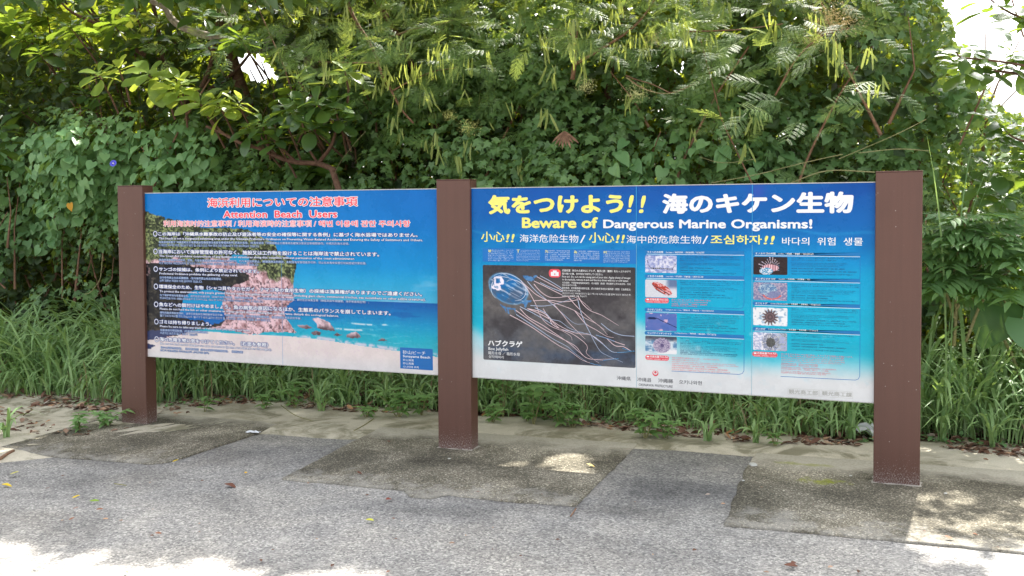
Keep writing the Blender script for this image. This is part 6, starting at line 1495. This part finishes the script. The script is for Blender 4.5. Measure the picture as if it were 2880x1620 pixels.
for a in ((575, 1150, .11, .055, 'small red-stemmed seedling alone on the sand nearest the left post', 2, .8), (745, 1142, .11, .06, 'round-leaved weed on the sand below the middle of the left board', 4, .7), (830, 1140, .17, .06, 'taller pale-leaved weed below the middle of the left board', 4, .6),
          (1030, 1165, .08, .045, 'low flat weed left of the bushy clump by the middle post', 4, 1.2), (1120, 1165, .17, .065, 'bushy weed just left of the middle post', 6, .9), (1185, 1160, .14, .06, 'weed tucked against the left side of the middle post', 4, .8),
          (1415, 1165, .30, .06, 'upright weed with small white daisies right of the middle post', 3, .4, 2), (1385, 1180, .10, .05, 'low weed right beside the middle post on the sand', 4, 1.0), (1500, 1185, .24, .085, 'tall broad-leaved weed under the left part of the right board', 4, .55),
          (1575, 1190, .15, .065, 'bright weed beside the tall broad-leaved one, with rounded leaves', 4, .7), (1610, 1195, .13, .06, 'rounded weed at the right end of the bright row', 3, .7), (1815, 1225, .15, .065, 'bushy weed standing forward on the sand under the prefecture name', 5, .9),
          (1870, 1225, .12, .055, 'small weed behind and right of the forward bushy one', 4, .9), (2180, 1248, .08, .035, 'tiny weed in the ground cover under the faded stickers', 4, .9), (225, 1205, .10, .06, 'pale five-leaved weed by the leaf litter at the far left', 3, .9), (300, 1190, .09, .055, 'low spreading weed left of the left post', 5, 1.5), (1480, 1178, .10, .05, 'small weed at the foot of the tall broad-leaved one', 3, .8)):
    weed(*a)
# young grass tufts standing forward on the sand: things of their own
def tuft(px, py, k, h, label):
    p = ground_pt(px, py); p[2] = float(gz(p[0], p[1]))
    r_ = thing('grass_tuft', label, 'grass', tuple(p), 'separate grass tufts on the sand')
    for i in range(k):
        T_ = tufts(np.array([[0.0, 0.0]]), 1, h, .02, (.3, 1.2), (.7, 2.0), .0095); T_[0][:, 2] = 0.0
        blades(*T_, 'blade', M_GRASS, 7, r_)
for a in ((1990, 1245, 16, .34, 'arching grass tuft on the sand left of the panel seam'), (2125, 1250, 16, .34, 'grass tuft on the sand directly under the right panel seam'), (2395, 1238, 18, .40, 'grass tuft leaning against the left side of the right post'), (905, 1160, 12, .34, 'single upright grass tuft on the sand under the left board'), (2650, 1245, 16, .5, 'grass tuft reaching over the sand right of the right post'), (2790, 1265, 16, .5, 'grass tuft drooping over the litter near the right edge'), (15, 1235, 14, .42, 'grass tuft at the far left edge by the litter'), (560, 1120, 12, .4, 'grass tuft right of the left post with one blade bent to the sand')):
    tuft(*a)

# ------------------------------------------------------------------ small things lying about
def ground_pt(px, py, h=0.0):
    d = ray(px, py); t = (-0.052+0.0138*CAM_P[0]+h-CAM_P[2])/(d[2]-.0138*d[0]); return CAM_P+t*d
FL = [rowleaf([(0, .02), (.2, .18), (.5, .27), (.8, .17), (1, .02)], d, .25, .03, k) for k, d in enumerate((.15, -.2, .4))]
def fallen(px, py, s, col, label, az, group='fallen leaves on the path', tilt=.1, h=.018):
    s *= .72; p = ground_pt(px, py, h); me = fast_mesh('fallen_leaf', *FL[int(px) % 3], True); nm = 'fallen_%d_%d_%d' % col
    me.materials.append(bpy.data.materials.get(nm) or plain(nm, col, .6, .25))
    o = tag(link('fallen_leaf', me), label, 'leaf', group)
    M = np.eye(4); M[:3, :3] = frames(np.array([[math.cos(az), math.sin(az), tilt]]), np.array([[tilt, -tilt, 1.0]]))[0]*s; M[:3, 3] = p; o.matrix_basis = Matrix(M.tolist())
Y1, Y2, B1, B2, GR = (206, 178, 44), (186, 180, 80), (104, 66, 50), (138, 90, 64), (120, 150, 50)
for a in ((28, 1333, .085, Y2, 'pale yellow leaf on the path near the left edge', 0.2), (5, 1362, .075, Y1, 'yellow leaf cut by the left edge of the view', .4), (202, 1400, .06, Y1, 'yellow leaf left of the green one at the lower left', .6), (252, 1409, .07, GR, 'narrow green leaf on the path at the lower left', .5),
          (205, 1430, .05, B2, 'brown curled leaf just below the yellow leaf at the lower left', .1), (270, 1433, .05, B2, 'brown leaf scrap below the green leaf', .7), (484, 1298, .06, Y1, 'small yellow leaf at the front edge of the left concrete apron', .3), (690, 1331, .05, (236, 186, 20), 'bright yellow leaf on the path between left and middle aprons', 2.0),
          (632, 1361, .10, B1, 'dark brown crumpled leaf on the path left of the middle apron', .1), (1018, 1333, .055, B1, 'reddish brown leaf on the middle apron', 3.0), (1085, 1405, .07, (140, 74, 60), 'reddish leaf standing on the path below the middle apron', 1.2), (1029, 1461, .06, (190, 190, 70), 'yellow-green leaf on the path near the bottom centre', .1),
          (1672, 1312, .07, (214, 190, 110), 'cream leaf in the sunny patch on the middle apron', 3.1), (2205, 1589, .08, B1, 'brown split leaf at the bottom right', .2), (2225, 1585, .07, B1, 'smaller brown half beside the split leaf at the bottom right', 1.0), (2683, 1518, .055, B2, 'orange-brown leaf on the right apron', 2.8), (435, 1499, .05, B2, 'brown leaf scrap at the lower left of the path', .2),
          (2765, 1290, .05, B2, 'orange leaf on the sand right of the right post', 0), (193, 1462, .04, B2, 'small brown scrap near the bottom left corner', 1.0), (127, 1374, .05, B1, 'dark scrap between the yellow leaves at the left', 0), (1088, 1240, .04, B1, 'dark scrap on the sand left of the middle post', 0), (2735, 1500, .035, B2, 'tiny orange scrap on the right apron', 0)):
    fallen(*a)
scr = fast_mesh('leaf_scrap', FL[0][0], FL[0][1], True); scr.materials.append(M_LIT)
random.seed(77)
for i in range(60):
    px, py = random.uniform(20, 2860), random.uniform(1330, 1610); p = ground_pt(px, py, .012)
    o = tag(bpy.data.objects.new('leaf_scrap', scr), 'tiny reddish-brown leaf scrap scattered on the grey path', 'leaf scrap', 'tiny leaf scraps scattered on the path'); C.objects.link(o)
    az = random.uniform(0, 6.28); M = np.eye(4); M[:3, :3] = frames(np.array([[math.cos(az), math.sin(az), .1]]), np.array([[.2, -.2, 1.0]]))[0]*random.uniform(.012, .03); M[:3, 3] = p; o.matrix_basis = Matrix(M.tolist())
def stick(pts, r, label, mat=None):
    P_ = [ground_pt(x, y, .014) for x, y in pts]; mb = MB(); b = P_[0]; mb.tube(crom([q-b for q in P_], 4), r, 5)
    o = mb.obj('twig', mat or M_TWIG, None, True); o.location = b; tag(o, label, 'twig', 'fallen twigs')
stick([(790, 1140), (830, 1168), (880, 1185)], .004, 'thin green twig lying on the sand below the left board')
stick([(1050, 1178), (1025, 1195), (995, 1212)], .004, 'curved green twig lying across the algae by the middle apron')
stick([(2330, 1240), (2390, 1246)], .008, 'short black stick on the sand left of the right post', plain('black_stick', (40, 38, 40), .8, .2))
stick([(1605, 1452), (1620, 1430)], .004, 'pale short twig at the corner of the middle apron', M_DEAD)
stick([(0, 1290), (22, 1276), (38, 1268)], .011, 'pale brown stick at the far left on the sand', M_DEAD)
stick([(322, 1360), (355, 1365)], .003, 'pale straw on the path below the left apron', M_TWIG)
# crumpled white litter beside the right post and shreds on the sand
def crumple(px, py, s, label, name, col, h, seed):
    r = random.Random(seed); p = ground_pt(px, py, .01); V = []; F = []; n = 6
    for i in range(n):
        for j in range(n): V.append(((i/(n-1)-.5)*s[0], (j/(n-1)-.5)*s[1], h*(.3+r.random()*.9)*(1-abs(i/(n-1)-.5))))
    F = [(i*n+j, (i+1)*n+j, (i+1)*n+j+1, i*n+j+1) for i in range(n-1) for j in range(n-1)]
    o = link(name, mesh(name, V, F), None, bpy.data.materials.get('white_litter') or plain('white_litter', col, .5, .4)); o.location = p; tag(o, label, 'litter'); return o
o = crumple(2432, 1228, (.16, .08), 'crumpled white plastic scrap in the grass left of the right post', 'plastic_scrap', (220, 222, 226), .10, 3); o.rotation_euler = (.3, .6, 0)
crumple(712, 1218, (.10, .05), 'grey torn paper shreds at the back corner of the left apron', 'paper_scrap', (200, 200, 200), .02, 5)
for px, py, s, lab in ((2118, 1308, .03, 'white broken tile chip at the left edge of the right apron'), (1263, 1290, .01, 'small white fleck in front of the middle post'), (2392, 1338, .010, 'small white pebble in front of the moss'), (2660, 1388, .011, 'white pebble right of the right post'), (2090, 1352, .012, 'white crumb on the edge of the right apron')):
    p = ground_pt(px, py, .016); mb = MB(); V = []; r = random.Random(px)
    for i in range(7): a = 6.283*i/7; q = s*r.uniform(.6, 1.2); V.append((q*math.cos(a), q*math.sin(a), 0))
    V += [(x_*.8, y_*.8, s*.3) for x_, y_, _ in V]; F = [(i, (i+1) % 7, 7+(i+1) % 7, 7+i) for i in range(7)]+[tuple(range(7, 14))]
    o = link('stone_chip', mesh('stone_chip', V, F), None, bpy.data.materials.get('white_stone') or plain('white_stone', (192, 192, 186), .6, .3)); o.location = p; tag(o, lab, 'stone chip')
